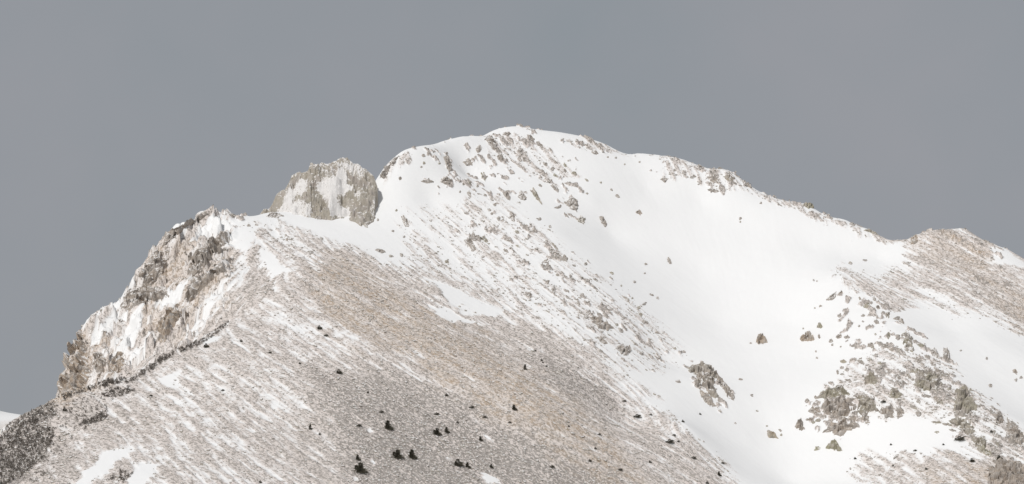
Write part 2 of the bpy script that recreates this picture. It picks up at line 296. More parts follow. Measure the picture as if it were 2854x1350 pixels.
Z[mo] += brk[mo]*(1.0 + 2.0*facet(Q3/np.array([2.8, 2.8, 3.6]), 23) + .8*fbm3(Q3/1.5, 2, 29))
m = (rock > .02)
P3 = np.stack([XX[m], YY[m], ZB[m]], -1)
Z[m] += rock[m]*(7.5*facet(P3/np.array([10, 10, 16.]), 3) + 3.4*facet(P3/np.array([4.6, 4.6, 7.5]), 11) + .5*fbm3(P3/2.6, 2, 5))
cover = scr*.94 + np.clip(scr*1.6, 0, .30)*(.24*streak + .30*streak2 + .20*streak3 + .70*blob)*.8; cover = np.where(rock > .3, cover, np.minimum(cover, .72+.25*np.clip(drk-.7, 0, 1)))
och = np.clip(och*(1+.35*streak3)+.06*streak3*(och > .1), 0, 1.2); cover = np.maximum(cover, brk*(.80+.5*blob)); cover = np.where(far > .5, .4 + .3*blob, cover)

def new_mesh(name, V, F, smooth=True, attrs=None):
    V = np.ascontiguousarray(V, np.float32); F = np.ascontiguousarray(F, np.int32); me = bpy.data.meshes.new(name)
    nf, k = F.shape
    me.vertices.add(len(V)); me.vertices.foreach_set('co', V.ravel())
    me.loops.add(nf*k); me.loops.foreach_set('vertex_index', F.ravel())
    me.polygons.add(nf); me.polygons.foreach_set('loop_start', np.arange(0, nf*k, k, dtype=np.int32))
    me.polygons.foreach_set('use_smooth', np.full(nf, smooth))
    me.update(calc_edges=True)
    if attrs is not None:
        a = me.attributes.new('cover', 'FLOAT_COLOR', 'POINT'); a.data.foreach_set('color', np.ascontiguousarray(attrs, np.float32).ravel())
    return me
def gridfaces(ny, nx, wrap=False):
    j, i = np.meshgrid(np.arange(ny-1), np.arange(nx if wrap else nx-1), indexing='ij'); i2 = (i+1) % nx
    return np.stack([j*nx+i, j*nx+i2, (j+1)*nx+i2, (j+1)*nx+i], -1).reshape(-1, 4)

# ------------------------------------------------------------------ materials
def mat(name):
    m = bpy.data.materials.new(name); m.use_nodes = True; t = m.node_tree; t.nodes.clear()
    o = t.nodes.new('ShaderNodeOutputMaterial'); b = t.nodes.new('ShaderNodeBsdfPrincipled'); t.links.new(b.outputs[0], o.inputs['Surface'])
    b.inputs['Roughness'].default_value = .85; b.inputs['Specular IOR Level'].default_value = .15
    return m, t, b
class NB:
    def __init__(s, t): s.t = t
    def n(s, k): return s.t.nodes.new(k)
    def put(s, v, sock):
        if isinstance(v, (int, float)): sock.default_value = v
        elif isinstance(v, tuple): sock.default_value = v if len(v) == len(sock.default_value) else (*v, 1)
        else: s.t.links.new(v, sock)
    def math(s, op, a, b=0.0, clamp=False):
        n = s.n('ShaderNodeMath'); n.operation = op; n.use_clamp = clamp; s.put(a, n.inputs[0]); s.put(b, n.inputs[1]); return n.outputs[0]
    def noise(s, scale, detail=3, rough=.55, vec=None):
        n = s.n('ShaderNodeTexNoise'); n.inputs['Scale'].default_value = scale; n.inputs['Detail'].default_value = detail; n.inputs['Roughness'].default_value = rough
        s.t.links.new(vec or s.pos(), n.inputs['Vector']); return n.outputs['Fac']
    def pos(s): return s.geo().outputs['Position']
    def geo(s):
        if not hasattr(s, 'g'): s.g = s.n('ShaderNodeNewGeometry')
        return s.g
    def attr(s):
        a = s.n('ShaderNodeAttribute'); a.attribute_name = 'cover'; p = s.n('ShaderNodeSeparateColor'); s.t.links.new(a.outputs['Color'], p.inputs[0]); return p.outputs
    def mix(s, f, a, b):
        n = s.n('ShaderNodeMix'); n.data_type = 'RGBA'; s.put(f, n.inputs['Factor']); s.put(a, n.inputs['A']); s.put(b, n.inputs['B']); return n.outputs['Result']
    def step(s, v, a, b):
        n = s.n('ShaderNodeMapRange'); n.interpolation_type = 'SMOOTHSTEP'; s.put(v, n.inputs['Value']); s.put(a, n.inputs['From Min']); s.put(b, n.inputs['From Max']); return n.outputs['Result']
    def ramp(s, v, stops):
        n = s.n('ShaderNodeValToRGB'); e = n.color_ramp.elements
        while len(e) < len(stops): e.new(.5)
        for q, (p, c) in zip(e, stops): q.position = p; q.color = (*c, 1)
        s.put(v, n.inputs['Fac']); return n.outputs['Color']
    def bump(s, h, dist, b, strength=1.0):
        n = s.n('ShaderNodeBump'); n.inputs['Distance'].default_value = dist; n.inputs['Strength'].default_value = strength; s.put(h, n.inputs['Height']); s.t.links.new(n.outputs[0], b.inputs['Normal'])
SNOW = (.86, .86, .855)
def stone_colour(N, och, drk):
    g = N.ramp(N.noise(.55, 5, .7), [(.25, (.24, .215, .195)), (.45, (.37, .34, .31)), (.62, (.48, .44, .405)), (.8, (.58, .54, .50))])
    o = N.ramp(N.noise(.45, 5, .7), [(.25, (.30, .235, .175)), (.5, (.48, .375, .28)), (.75, (.62, .52, .41))])
    c = N.mix(N.math('MULTIPLY', och, N.step(N.noise(.22, 4, .65), .36, .62), True), g, o)
    return N.mix(N.math('MULTIPLY', drk, .6), c, (.20, .18, .165))
# terrain
M_T, t, b = mat('snowy_slope'); N = NB(t); a = N.attr()
sx = N.n('ShaderNodeSeparateXYZ'); t.links.new(N.pos(), sx.inputs[0])
cv = N.n('ShaderNodeCombineXYZ')          # grain drawn out down the slope
N.put(N.math('ADD', N.math('MULTIPLY', sx.outputs[0], .65), N.math('MULTIPLY', sx.outputs[1], .76)), cv.inputs[0])
N.put(N.math('ADD', N.math('MULTIPLY', sx.outputs[0], .36), N.math('MULTIPLY', sx.outputs[1], -.31)), cv.inputs[1])
N.put(N.math('MULTIPLY', sx.outputs[2], .35), cv.inputs[2])
n1 = N.noise(.95, 3, .75, cv.outputs[0])
cov = N.math('ADD', a[0], N.math('MULTIPLY', N.math('SUBTRACT', n1, .5), N.math('ADD', .5, N.math('MULTIPLY', N.step(a[0], .1, .4), 3.6))))
sm = N.step(cov, .46, .70)
dust = N.step(a[0], .15, .5)
snowc = N.mix(N.math('MULTIPLY', dust, .72), SNOW, (.76, .665, .605))
snowc = N.mix(N.math('MULTIPLY', N.math('MULTIPLY', a[1], dust), .28), snowc, (.70, .59, .47))
N.put(N.mix(N.math('MULTIPLY', sm, .92), snowc, stone_colour(N, a[1], a[2])), b.inputs['Base Color'])
N.bump(N.math('MULTIPLY', N.noise(1.1, 5, .7), N.math('ADD', N.math('MULTIPLY', dust, 1.0), .06)), .8, b)
# outcrops, boulders, stones
M_R, t, b = mat('crag_rock'); N = NB(t); a = N.attr()
sep = N.n('ShaderNodeSeparateXYZ'); t.links.new(N.geo().outputs['Normal'], sep.inputs[0])
fz = N.math('ADD', sep.outputs[2], N.math('MULTIPLY', N.math('SUBTRACT', N.noise(.75, 4, .7), .5), 2.6))
fz = N.math('ADD', fz, N.math('MULTIPLY', a[0], 1.2))
sf = N.step(fz, .55, .85)
rc = N.mix(N.step(N.noise(.16, 4, .6), .35, .65), N.mix(.35, stone_colour(N, a[1], 0.0), (.37, .335, .30)), N.mix(.35, stone_colour(N, a[1], 0.0), (.62, .58, .53)))
rc = N.mix(N.math('MULTIPLY', a[2], N.step(N.noise(.12, 3), .35, .6)), rc, (.40, .375, .27))
N.put(N.mix(sf, rc, N.mix(.35, SNOW, (.76, .70, .65))), b.inputs['Base Color'])
N.bump(N.noise(1.4, 5, .7), .7, b)
# dark evergreen, bark, bare shrubs
M_F, t, b = mat('evergreen_needles'); N = NB(t)
N.put(N.ramp(N.noise(1.2, 2), [(.3, (.085, .080, .060)), (.7, (.14, .13, .10))]), b.inputs['Base Color'])
M_B, t, b = mat('bark'); N = NB(t); N.put(N.ramp(N.noise(3, 2), [(.3, (.05, .04, .032)), (.7, (.11, .09, .075))]), b.inputs['Base Color'])
M_S, t, b = mat('bare_shrub_twigs'); N = NB(t)
N.put(N.ramp(N.noise(.35, 4, .7), [(.3, (.10, .088, .077)), (.55, (.19, .168, .147)), (.75, (.34, .305, .275))]), b.inputs['Base Color'])

def tag(o, label=None, cat=None, group=None, kind=None):
    if label: o['label'] = label
    if cat: o['category'] = cat
    if group: o['group'] = group
    if kind: o['kind'] = kind
    return o
def link(name, me, m, parent=None):
    o = bpy.data.objects.new(name, me); COL.objects.link(o)
    if m and not me.materials: me.materials.append(m)
    if parent: o.parent = parent
    return o

V = np.stack([XX, YY, Z], -1).reshape(-1, 3)
mount = link('mountain', new_mesh('mountain', V, gridfaces(*Z.shape), True, np.stack([cover, och, drk, np.ones_like(och)], -1).reshape(-1, 4)), M_T)
tag(mount, kind='structure')

# far snowy ridge seen past the left shoulder
dx = np.linspace(-3400, -250, 160); top = np.interp(dx, [-3400,-2400,-1500,-900,-800,-500,-250], [900,820,640,482,455,380,250]) + 30*fbm2(dx/160, dx*0, 4, 91)
u = np.linspace(-1, 1, 70); DX, U = np.meshgrid(dx, u)
hh = np.maximum(0, 1-np.abs(U)**1.15); DZ = np.interp(DX, dx, top)*hh + 45*fbm2(DX/220, U*3, 4, 95)*hh*(1-hh)*4*.5 - 60*(1-hh)
DY = 4300 + U*1150
dm = link('distant_mountain', new_mesh('distant_mountain', np.stack([DX, DY, DZ], -1).reshape(-1, 3), gridfaces(*DX.shape), True,
     np.stack([.22+.5*fbm2(DX/60, DY/60, 4, 97), .2+0*DX, 0*DX, 1+0*DX], -1).reshape(-1, 4)), M_T); tag(dm, kind='structure')

# ------------------------------------------------------------------ ray casting onto the finished ground
def ground(x, y):
    i = np.clip(np.searchsorted(XS, x)-1, 0, len(XS)-2); j = np.clip(np.searchsorted(YS, y)-1, 0, len(YS)-2)
    fx = (x-XS[i])/(XS[i+1]-XS[i]); fy = (y-YS[j])/(YS[j+1]-YS[j])
    return (Z[j, i]*(1-fx)+Z[j, i+1]*fx)*(1-fy) + (Z[j+1, i]*(1-fx)+Z[j+1, i+1]*fx)*fy
def cast(px, py):
    px = np.array(px, float).ravel(); py = np.array(py, float).ravel().copy(); Yg = np.arange(1200, 1925, 1.5); res = np.zeros((len(px), 3)); todo = np.arange(len(px))
    for tries in range(60):
        if len(todo) == 0: break
        x, y, z = unproj(px[todo, None], py[todo, None], Yg[None, :]); hit = z < ground(x, y); ok = hit.any(1); k = hit.argmax(1)
        lo = Yg[np.maximum(k-1, 0)]; hi = Yg[k]
        for _ in range(7):
            md = (lo+hi)/2; x, y, z = unproj(px[todo], py[todo], md); h = z < ground(x, y); hi = np.where(h, md, hi); lo = np.where(h, lo, md)
        x, y, z = unproj(px[todo], py[todo], hi); res[todo[ok]] = np.stack([x, y, z], -1)[ok]
        todo = todo[~ok]; py[todo] += 1.5
    return res
GN = np.stack([-gxv, -gyv, np.ones_like(gxv)], -1); GN /= np.linalg.norm(GN, axis=-1, keepdims=True)
def gnormal(x, y):
    i = np.clip(np.searchsorted(XS, x)-1, 0, len(XS)-2); j = np.clip(np.searchsorted(YS, y)-1, 0, len(YS)-2); return GN[j, i]

# ------------------------------------------------------------------ rock outcrops and boulders
SEED = [100]
def crag_mesh(name, poly, thick=.24, snow=0.0, och=.2, grn=0.0, fs=1.0):
    SEED[0] += 7; s = SEED[0]; p = np.array(poly, float)
    e = np.roll(p, -1, 0)-p; area = .5*abs((p[:, 0]*np.roll(p[:, 1], -1)-p[:, 1]*np.roll(p[:, 0], -1)).sum()); per = np.hypot(*e.T).sum()
    n = int(np.clip(per/2.6, 12, 110)); d = np.r_[0, np.cumsum(np.hypot(*e.T))]; q = np.vstack([p, p[:1]]); tt = np.linspace(0, d[-1], n, endpoint=False)
    ring = np.stack([np.interp(tt, d, q[:, 0]), np.interp(tt, d, q[:, 1])], 1); c = ring.mean(0)
    K = int(np.clip(math.sqrt(area)/4.2, 4, 22)); ts = np.linspace(0.04, 1.06, K)
    G = c + (ring-c)[None]*ts[:, None, None]
    w = np.stack([fbm2(G[..., 0]/7+s, G[..., 1]/7, 2, s), fbm2(G[..., 0]/7, G[..., 1]/7+s, 2, s+1)], -1)*min(5, .17*math.sqrt(area))
    G = G + w*(ts[:, None, None]**2)
    B = cast(G[..., 0], G[..., 1]).reshape(K, n, 3)
    med = np.median(B[..., 1]); B[..., 1] = np.clip(B[..., 1], med-40, med+40); B[..., 2] = ground(B[..., 0].ravel(), B[..., 1].ravel()).reshape(K, n)
    nr = gnormal(B[..., 0].mean(), B[..., 1].mean()); dr = nr*.8 + np.array([0, -.35, .25]); dr /= np.linalg.norm(dr)
    size = math.sqrt(area)*med/FOC; H = thick*size*.85
    prof = (1-ts**2.6)[:, None]
    bl = np.array([.30, .30, .42])*max(size, 2.2)*fs
    f = facet(B/bl, s)*1.25 + .35*facet(B/(bl*.5), s+3) + .12*fbm3(B/(bl.mean()*.3), 2, s)
    rg = fbm3(B/(.16*max(size, 3)), 3, s+5)
    h = H*prof*(1+.8*f) + .09*size*f*np.minimum(1, (1.06-ts)*5)[:, None] + H*(.75*rg-.10)*(.25+ts[:, None])
    h = np.where(ts[:, None] > 1.0, -.12*size-.3, h)
    Vv = (B + dr*h[..., None]).reshape(-1, 3)
    top = Vv[:n].mean(0)[None]; Vv = np.vstack([Vv, top]); F4 = gridfaces(K, n, True)
    ct = len(Vv)-1; tri = np.stack([np.full(n, ct), np.roll(np.arange(n), -1), np.arange(n), np.full(n, ct)], 1)
    F = np.vstack([F4, tri[:, :3][:, [0, 2, 1]][:, [0, 1, 2, 2]]]) if False else F4
    me = bpy.data.meshes.new(name); org = B.reshape(-1, 3)[np.argmin(B[..., 2])]
    faces = [tuple(r) for r in F4] + [(ct, (k+1) % n, k) for k in range(n)]
    me.from_pydata([tuple(v) for v in Vv-org], [], faces); me.polygons.foreach_set('use_smooth', np.zeros(len(faces), bool)); me.update()
    at = me.attributes.new('cover', 'FLOAT_COLOR', 'POINT'); at.data.foreach_set('color', np.tile(np.array([snow, och, grn, 1], np.float32), len(Vv)))
    return me, org
def crag(name, label, cat, poly, group=None, **k):
    k['snow'] = k.get('snow', 0)+(.12 if group == G3 else .05)
    me, org = crag_mesh(name, poly, **k); o = link(name, me, M_R); o.location = org; return tag(o, label, cat, group)
def ell(x, y, w, h, a=0, n=9, s=0):
    r = random.Random(int(x*7+y*13+s)); o = []
    for k in range(n):
        t = 2*math.pi*k/n; q = r.uniform(.72, 1.15); u, v = math.cos(t)*w/2*q, math.sin(t)*h/2*q; ca, sa = math.cos(math.radians(a)), math.sin(math.radians(a))
        o.append((x+u*ca-v*sa, y+u*sa+v*ca))
    return o

# --- the rock tower on the saddle: its own body, standing on the ridge
def tower():
    sk = np.array([(716,612),(730,592),(752,572),(770,540),(790,518),(812,486),(840,477),(858,474),(868,457),(890,455),(912,457),(927,445),(954,437),(979,445),(1006,460),(1023,478),(1045,495),(1058,518),(1066,556),(1064,600),(1058,625)], float)
    Yc = 1700.0; x, _, zt = unproj(sk[:, 0], sk[:, 1], Yc)
    xs = np.arange(-170, -78, .6); ys = np.arange(1650, 1740, .6); X, Y = np.meshgrid(xs, ys)
    g = ground(X.ravel(), Y.ravel()).reshape(X.shape)
    wob = 2.2*fbm2(X/7, Y/7, 3, 301)
    T = np.interp(X+wob*.5, x, zt, left=150, right=150)
    T = np.minimum(T, np.interp(X+wob*.5+2, x, zt, left=150, right=150)+2)
    d = Y - Yc + 2.6*np.sin(X/7.5+.6) + 4*fbm2(X/9, Y/25, 3, 303)
    gully = np.exp(-((X-(-114-(Y-Yc)*.12))/5.5)**2)
    led = .5+.5*np.sin((T-np.maximum(0, -d))/2.6+3*fbm2(X/14, Y/14, 2, 307))
    T = T - 1.2
    H = T - np.maximum(0, -d-1)*1.5*(1+.3*fbm2(X/8, Y/8, 2, 305)) - np.maximum(0, d-3)*1.3 - gully*np.maximum(0, -d)*.22 + .8*led
    q = H*.92 + X*.22 + 2.5*fbm2(X/10, Y/10, 2, 309); st = q/5.2; tr = (np.floor(st)+sstep(.25, .95, st-np.floor(st)))*5.2
    H = H + (tr-q)*.75*sstep(0, 4, -d)          # ledges
    P = np.stack([X, Y, H], -1)
    sl, w = polyw([(944,463),(959,465),(966,488),(962,507),(984,517),(981,532),(944,544),(942,569),(976,576),(978,602),(915,602),(912,561),(890,524),(878,512),(927,485)], 4); SN = np.zeros(mpx.shape); SN[sl] = w
    for poly, v in [([(775,580),(808,528),(845,492),(862,500),(856,525),(826,548),(812,562),(866,556),(864,600),(775,600)], .85), ([(930,452),(985,450),(1020,478),(1006,492),(960,468)], .55), ([(880,462),(925,462),(930,478),(900,482)], .35), ([(985,536),(1000,530),(1004,550),(990,556)], .5), ([(1035,560),(1060,540),(1062,600),(1035,606)], .5)]:
        sl, w = polyw(poly, 6); SN[sl] = np.maximum(SN[sl], w*v)
    px_, py_ = proj(X, Y, H); sn = sample(SN, px_+9*fbm2(X/3, Y/3, 3, 331), py_+9*fbm2(X/3, Y/3, 3, 333))
    rk = 1-np.clip(sn, 0, 1)*.75
    gv = 1-sstep(0, .16, np.abs(fbm2(X/4.2+.3*Y/9, Y/15, 3, 341))); gv2 = 1-sstep(0, .14, np.abs(fbm2(X/1.9, Y/8, 2, 343)))
    H = H - rk*sstep(-1, 3, -d)*(2.6*gv + 1.1*gv2)      # clefts
    Hd = H + rk*(3.4*facet(P/np.array([6.5, 6.5, 10]), 311) + (.5+1.4*sstep(0, 6, -d))*facet(P/np.array([2.6, 2.6, 4.2]), 317) + (.2+.6*sstep(0, 5, -d))*fbm3(P/1.6, 2, 319)) - .6
    Hd = np.maximum(Hd, g-4)
    keep = (Hd > g-3.2)
    F = gridfaces(*X.shape); F = F[keep.ravel()[F].any(1)]
    used = np.unique(F); mp = np.full(X.size, -1); mp[used] = np.arange(len(used))
    Vv = np.stack([X, Y, Hd], -1).reshape(-1, 3)[used]; org = Vv[np.argmin(Vv[:, 2])]
    at = np.stack([sn*.66+.07, .25+0*X, .3+0*X, 1+0*X], -1).reshape(-1, 4)[used]
    o = link('rock_tower', new_mesh('rock_tower', Vv-org, mp[F], False, at), M_R); o.location = org
    tag(o, 'steep grey rock tower split by a snow gully, standing left of the summit', 'rock tower')
tower()

#CRAGS#
# --- big named crags and boulders: (name, label, category, outline, options)
G1 = 'crags on the rocky spur right of the bowl'; G2 = 'rocks on the snow slope below the summit'; G3 = 'ribs of the left cliff'; G4 = 'rocks along the skyline'
BIG = [
 # left cliff
 ('rock_rib', 'speckled grey rock rib along the top left skyline of the cliff', 'rock', [(446,670),(463,650),(514,628),(566,598),(590,592),(560,612),(520,636),(495,656),(470,674),(452,690)], G3, dict(och=.5, snow=-.05)),
 ('rock_wall', 'brown grey rock wall falling down the upper left cliff edge', 'rock', [(443,690),(472,690),(474,722),(452,762),(422,802),(395,806),(377,790),(397,740),(421,709)], G3, dict(och=.55, thick=.2)),
 ('rock_wall', 'snow-flecked rock wall ending in a ledge halfway down the cliff edge', 'rock', [(375,792),(420,794),(460,802),(482,820),(452,836),(402,842),(362,866),(334,863),(347,825)], G3, dict(och=.5, snow=.05, thick=.2)),
 ('rock_rib', 'grey brown rib with blunt top in the middle of the left cliff', 'rock', [(598,660),(640,645),(643,680),(625,702),(587,724),(565,757),(537,772),(522,762),(533,722),(566,690)], G3, dict(och=.45, snow=-.1)),
 ('rock_rib', 'long sloping rib beside the streaked snow runnels of the left cliff', 'rock', [(652,714),(625,722),(590,746),(546,774),(520,802),(507,842),(530,846),(560,812),(600,774),(652,746)], G3, dict(och=.55, snow=.05, thick=.2)),
 ('rock_rib', 'orange brown rib low on the left cliff above the shrubs', 'rock', [(463,868),(500,850),(516,868),(492,902),(476,927),(458,957),(440,951),(433,908),(445,885)], G3, dict(och=1.5, snow=-.15)),
 ('rock_buttress', 'tall ochre buttress at the foot of the left cliff against the sky', 'rock', [(228,918),(240,950),(250,1000),(262,1050),(237,1083),(205,1094),(160,1100),(160,1060),(168,1012),(187,978),(203,950)], G3, dict(och=1.5, snow=-.05, thick=.22)),
 ('rock_buttress', 'pinkish brown buttress right of the tall ochre one', 'rock', [(262,985),(285,975),(298,1010),(290,1043),(270,1053),(258,1020)], G3, dict(och=.7, snow=0)),
 ('rock_buttress', 'tan rounded buttress directly above the dark shrub crest', 'rock', [(305,1000),(325,982),(342,980),(353,1010),(341,1035),(315,1046),(297,1036)], G3, dict(och=1.4, snow=-.05)),
 ('rock_pinnacle', 'small dark rock pinnacle on the lower left cliff', 'rock', [(396,928),(401,914),(407,922),(406,938),(400,942)], G3, dict(och=.2, snow=-.3, thick=.5)),
 ('rock_pinnacle', 'narrow grey pinnacle beside the upper snow ramp of the left cliff', 'rock', [(522,728),(527,706),(535,700),(535,720),(529,731)], G3, dict(och=.3, snow=-.2, thick=.5)),
 # centre outcrop
 ('rock_outcrop', 'broad grey brown crag on the left edge of the snow bowl', 'rock', [(1914,1026),(1940,1020),(1957,1013),(1986,1024),(2000,1045),(1992,1068),(2000,1090),(2008,1110),(1990,1112),(1975,1100),(1950,1090),(1935,1075),(1938,1055),(1925,1040)], None, dict(och=.35, grn=.2, snow=-.12)),
 ('rock_outcrop', 'pointed lower tip of bare rock below the broad bowl crag', 'rock', [(1950,1088),(1972,1096),(1985,1115),(1998,1135),(1985,1137),(1965,1122),(1952,1105)], None, dict(och=.6, snow=-.25)),
 ('rock_rib', 'narrow rock rib on the bowl side of the broad crag', 'rock', [(1990,1030),(2004,1045),(2020,1070),(2035,1090),(2047,1108),(2046,1121),(2032,1112),(2020,1095),(2010,1080),(1998,1062)], None, dict(och=.4, snow=-.12)),
 # right spur
 ('rock_outcrop', 'slanting grey slab at the top left of the right spur crags', 'rock', [(2268,1114),(2290,1096),(2330,1070),(2350,1075),(2372,1100),(2345,1111),(2300,1112)], G1, dict(grn=.6, snow=-.05)),
 ('rock_outcrop', 'big central brown grey crag of the right spur', 'rock', [(2285,1150),(2290,1130),(2320,1120),(2350,1102),(2386,1112),(2387,1150),(2360,1165),(2330,1172),(2310,1160)], G1, dict(och=.5, snow=-.18)),
 ('rock_outcrop', 'low brown crag at the left end of the right spur', 'rock', [(2250,1150),(2262,1132),(2285,1135),(2288,1148),(2270,1156)], G1, dict(och=.6, snow=-.1)),
 ('rock_outcrop', 'wedge shaped crag right of the big central one', 'rock', [(2385,1105),(2400,1098),(2425,1104),(2440,1125),(2452,1150),(2420,1148),(2410,1165),(2390,1152)], G1, dict(och=.3, grn=.4, snow=-.15)),
 ('rock_outcrop', 'long brown crag overhanging the smooth snow apron', 'rock', [(2291,1206),(2310,1186),(2342,1173),(2384,1160),(2399,1192),(2366,1199),(2345,1217),(2315,1211)], G1, dict(och=.6, snow=-.12)),
 ('rock_outcrop', 'narrow grey tail of rock hanging onto the snow apron', 'rock', [(2400,1150),(2418,1148),(2427,1180),(2411,1185),(2400,1170)], G1, dict(och=.5, snow=-.05)),
 ('rock_pinnacle', 'small pointed brown pinnacle standing alone left of the spur crags', 'rock', [(2214,1192),(2224,1176),(2232,1163),(2240,1182),(2244,1201),(2229,1203)], G1, dict(och=.5, snow=-.25, thick=.4)),
 ('boulder', 'squat olive brown boulder in snow above the spur crags', 'boulder', [(2406,1063),(2412,1050),(2420,1043),(2436,1041),(2448,1070),(2430,1074),(2411,1073)], G1, dict(och=.4, grn=.5, snow=-.25, thick=.4)),
 ('rock_outcrop', 'triangular dark crag between the boulder and the big upper mass', 'rock', [(2473,1103),(2485,1075),(2500,1084),(2516,1100),(2511,1113),(2479,1111)], G1, dict(grn=.5, snow=-.15)),
 ('rock_outcrop', 'left of two twin brown crags above the snow apron', 'rock', [(2449,1150),(2460,1130),(2480,1128),(2497,1141),(2494,1166),(2470,1165)], G1, dict(och=.5, snow=-.18)),
 ('rock_outcrop', 'right of two twin brown crags above the snow apron', 'rock', [(2498,1136),(2512,1128),(2524,1158),(2510,1164),(2501,1169)], G1, dict(och=.5, snow=-.15)),
 ('rock_outcrop', 'large speckled olive grey mass near the top of the right spur', 'rock', [(2529,1042),(2550,1028),(2592,1035),(2624,1052),(2623,1076),(2608,1098),(2572,1089),(2543,1068)], G1, dict(och=.25, grn=.5, snow=-.05, thick=.32)),
 ('rock_slab', 'egg shaped smooth olive grey slab, the largest on the spur', 'rock', [(2663,1084),(2680,1078),(2700,1098),(2718,1122),(2725,1142),(2717,1154),(2694,1153),(2690,1165),(2660,1156),(2655,1140),(2662,1115)], G1, dict(grn=.5, snow=-.4, thick=.3, fs=1.5)),
 ('rock_outcrop', 'upright crag at the top of the spur below the scree', 'rock', [(2512,928),(2527,924),(2545,942),(2542,962),(2551,983),(2522,978),(2516,955)], G1, dict(grn=.5, snow=.0)),
 ('rock_outcrop', 'snow-dusted crag on the skyline side of the upper spur', 'rock', [(2592,972),(2607,966),(2613,985),(2622,1006),(2605,998),(2595,985)], G1, dict(snow=.15)),
 ('rock_outcrop', 'half buried knob facing the right snow gully', 'rock', [(2625,972),(2640,967),(2651,1000),(2642,1004),(2628,992)], G1, dict(snow=.1, thick=.4)),
 ('rock_outcrop', 'brown tooth of rock beside the right snow gully', 'rock', [(2769,1149),(2781,1144),(2799,1163),(2797,1179),(2774,1185)], G1, dict(och=.5, snow=-.15, thick=.36)),
 ('rock_slab', 'long grey slab running off the right edge of the picture', 'rock', [(2807,1168),(2824,1174),(2845,1205),(2864,1232),(2850,1247),(2809,1231),(2802,1194)], G1, dict(och=.4, snow=-.2)),
 ('rock_outcrop', 'layered crag below the egg shaped slab', 'rock', [(2640,1171),(2665,1163),(2705,1171),(2723,1206),(2697,1219),(2682,1196)], G1, dict(och=.35, grn=.3, snow=-.05)),
 ('rock_outcrop', 'descending olive crag between the two dark shrubs', 'rock', [(2705,1216),(2746,1219),(2753,1246),(2765,1274),(2735,1263),(2715,1243)], G1, dict(och=.3, grn=.6, snow=-.05)),
 ('rock_slab', 'wide bare brown rock in the bottom right corner', 'rock', [(2756,1284),(2804,1281),(2850,1293),(2880,1350),(2860,1400),(2762,1390),(2752,1340)], G1, dict(och=.6, snow=-.45, thick=.14, fs=.6)),
 ('rock_outcrop', 'yellow green lichened rock at the foot of the snow apron', 'rock', [(2298,1249),(2310,1235),(2326,1226),(2342,1242),(2349,1259),(2335,1259),(2315,1251)], G1, dict(grn=1.0, snow=-.1, thick=.4)),
 ('rock', 'small yellow green rock left of the lichened one', 'rock', [(2267,1257),(2272,1243),(2290,1245),(2286,1256)], G1, dict(grn=1.0, snow=.1)),
 ('boulder', 'lone brown boulder in the middle of the snow bowl', 'boulder', [(2100,956),(2108,940),(2120,930),(2133,942),(2141,956),(2120,961)], None, dict(och=1.6, snow=-.3, thick=.45)),
 ('boulder', 'orange brown broken boulder right of the lone bowl boulder', 'boulder', [(2225,951),(2238,938),(2242,928),(2262,926),(2273,950),(2248,954)], None, dict(och=1.8, snow=-.1, thick=.42)),
 ('boulder', 'tan striped boulder in the lower outlet of the snow bowl', 'boulder', [(2136,1202),(2148,1201),(2160,1208),(2171,1225),(2158,1223),(2138,1221)], None, dict(och=1.4, grn=.3, snow=-.2, thick=.4)),
 ('boulder', 'little grey boulder just right of the orange broken boulder', 'boulder', [(2278,938),(2283,929),(2288,941),(2283,947)], None, dict(och=.4, snow=-.2, thick=.5)),
 ('rock_outcrop', 'greenish rock on the diagonal above the orange boulder', 'rock', [(2274,916),(2283,897),(2292,904),(2295,915)], None, dict(grn=.8, snow=-.1, thick=.45)),
 ('rock_outcrop', 'long slanting grey outcrop at the left tip of the right scree', 'rock', [(2301,838),(2315,823),(2333,811),(2333,828),(2314,842)], None, dict(och=.2, snow=.05)),
 ('rock', 'small reddish pointed rock at the upper end of the slanting outcrop', 'rock', [(2336,820),(2345,807),(2353,820)], None, dict(och=.8, snow=-.2)),
 # slope below the summit
 ('rock_outcrop', 'tall smooth grey rock high on the summit slope', 'rock', [(1236,437),(1246,435),(1262,462),(1265,476),(1252,479),(1240,458)], G2, dict(snow=-.3)),
 ('rock_outcrop', 'crumbly brown rock band below the tall smooth grey rock', 'rock', [(1220,506),(1235,491),(1258,499),(1264,511),(1240,516)], G2, dict(och=.4, snow=.1)),
 ('rock_outcrop', 'low pinkish rocks at the left end of the crumbly band', 'rock', [(1171,506),(1195,497),(1213,508),(1190,514)], G2, dict(snow=.25)),
 ('rock_outcrop', 'brown rock in the cluster left of the summit gully', 'rock', [(1289,451),(1300,439),(1316,445),(1319,461),(1302,465)], G2, dict(och=.4, snow=.05)),
 ('rock_outcrop', 'brown outcrop hanging from the ridge left of the summit', 'rock', [(1324,419),(1329,404),(1340,404),(1343,425),(1332,428)], G2, dict(och=.3, snow=-.1)),
 ('rock_outcrop', 'single round grey rock below the summit', 'rock', [(1383,436),(1392,427),(1405,440),(1405,451),(1392,451)], G2, dict(snow=-.15, thick=.4)),
 ('rock_outcrop', 'greenish rock below the round grey rock', 'rock', [(1337,481),(1348,477),(1359,495),(1352,507),(1342,496)], G2, dict(grn=.6, snow=.1)),
 ('rock_outcrop', 'dark upright outcrop in the middle of the summit slope', 'rock', [(1397,536),(1410,530),(1423,548),(1421,562),(1408,553)], G2, dict(snow=-.15, thick=.36)),
 ('rock_outcrop', 'pinkish outcrop right of the dark upright one', 'rock', [(1441,549),(1450,529),(1463,542),(1471,556),(1455,561)], G2, dict(och=.3, snow=.1)),
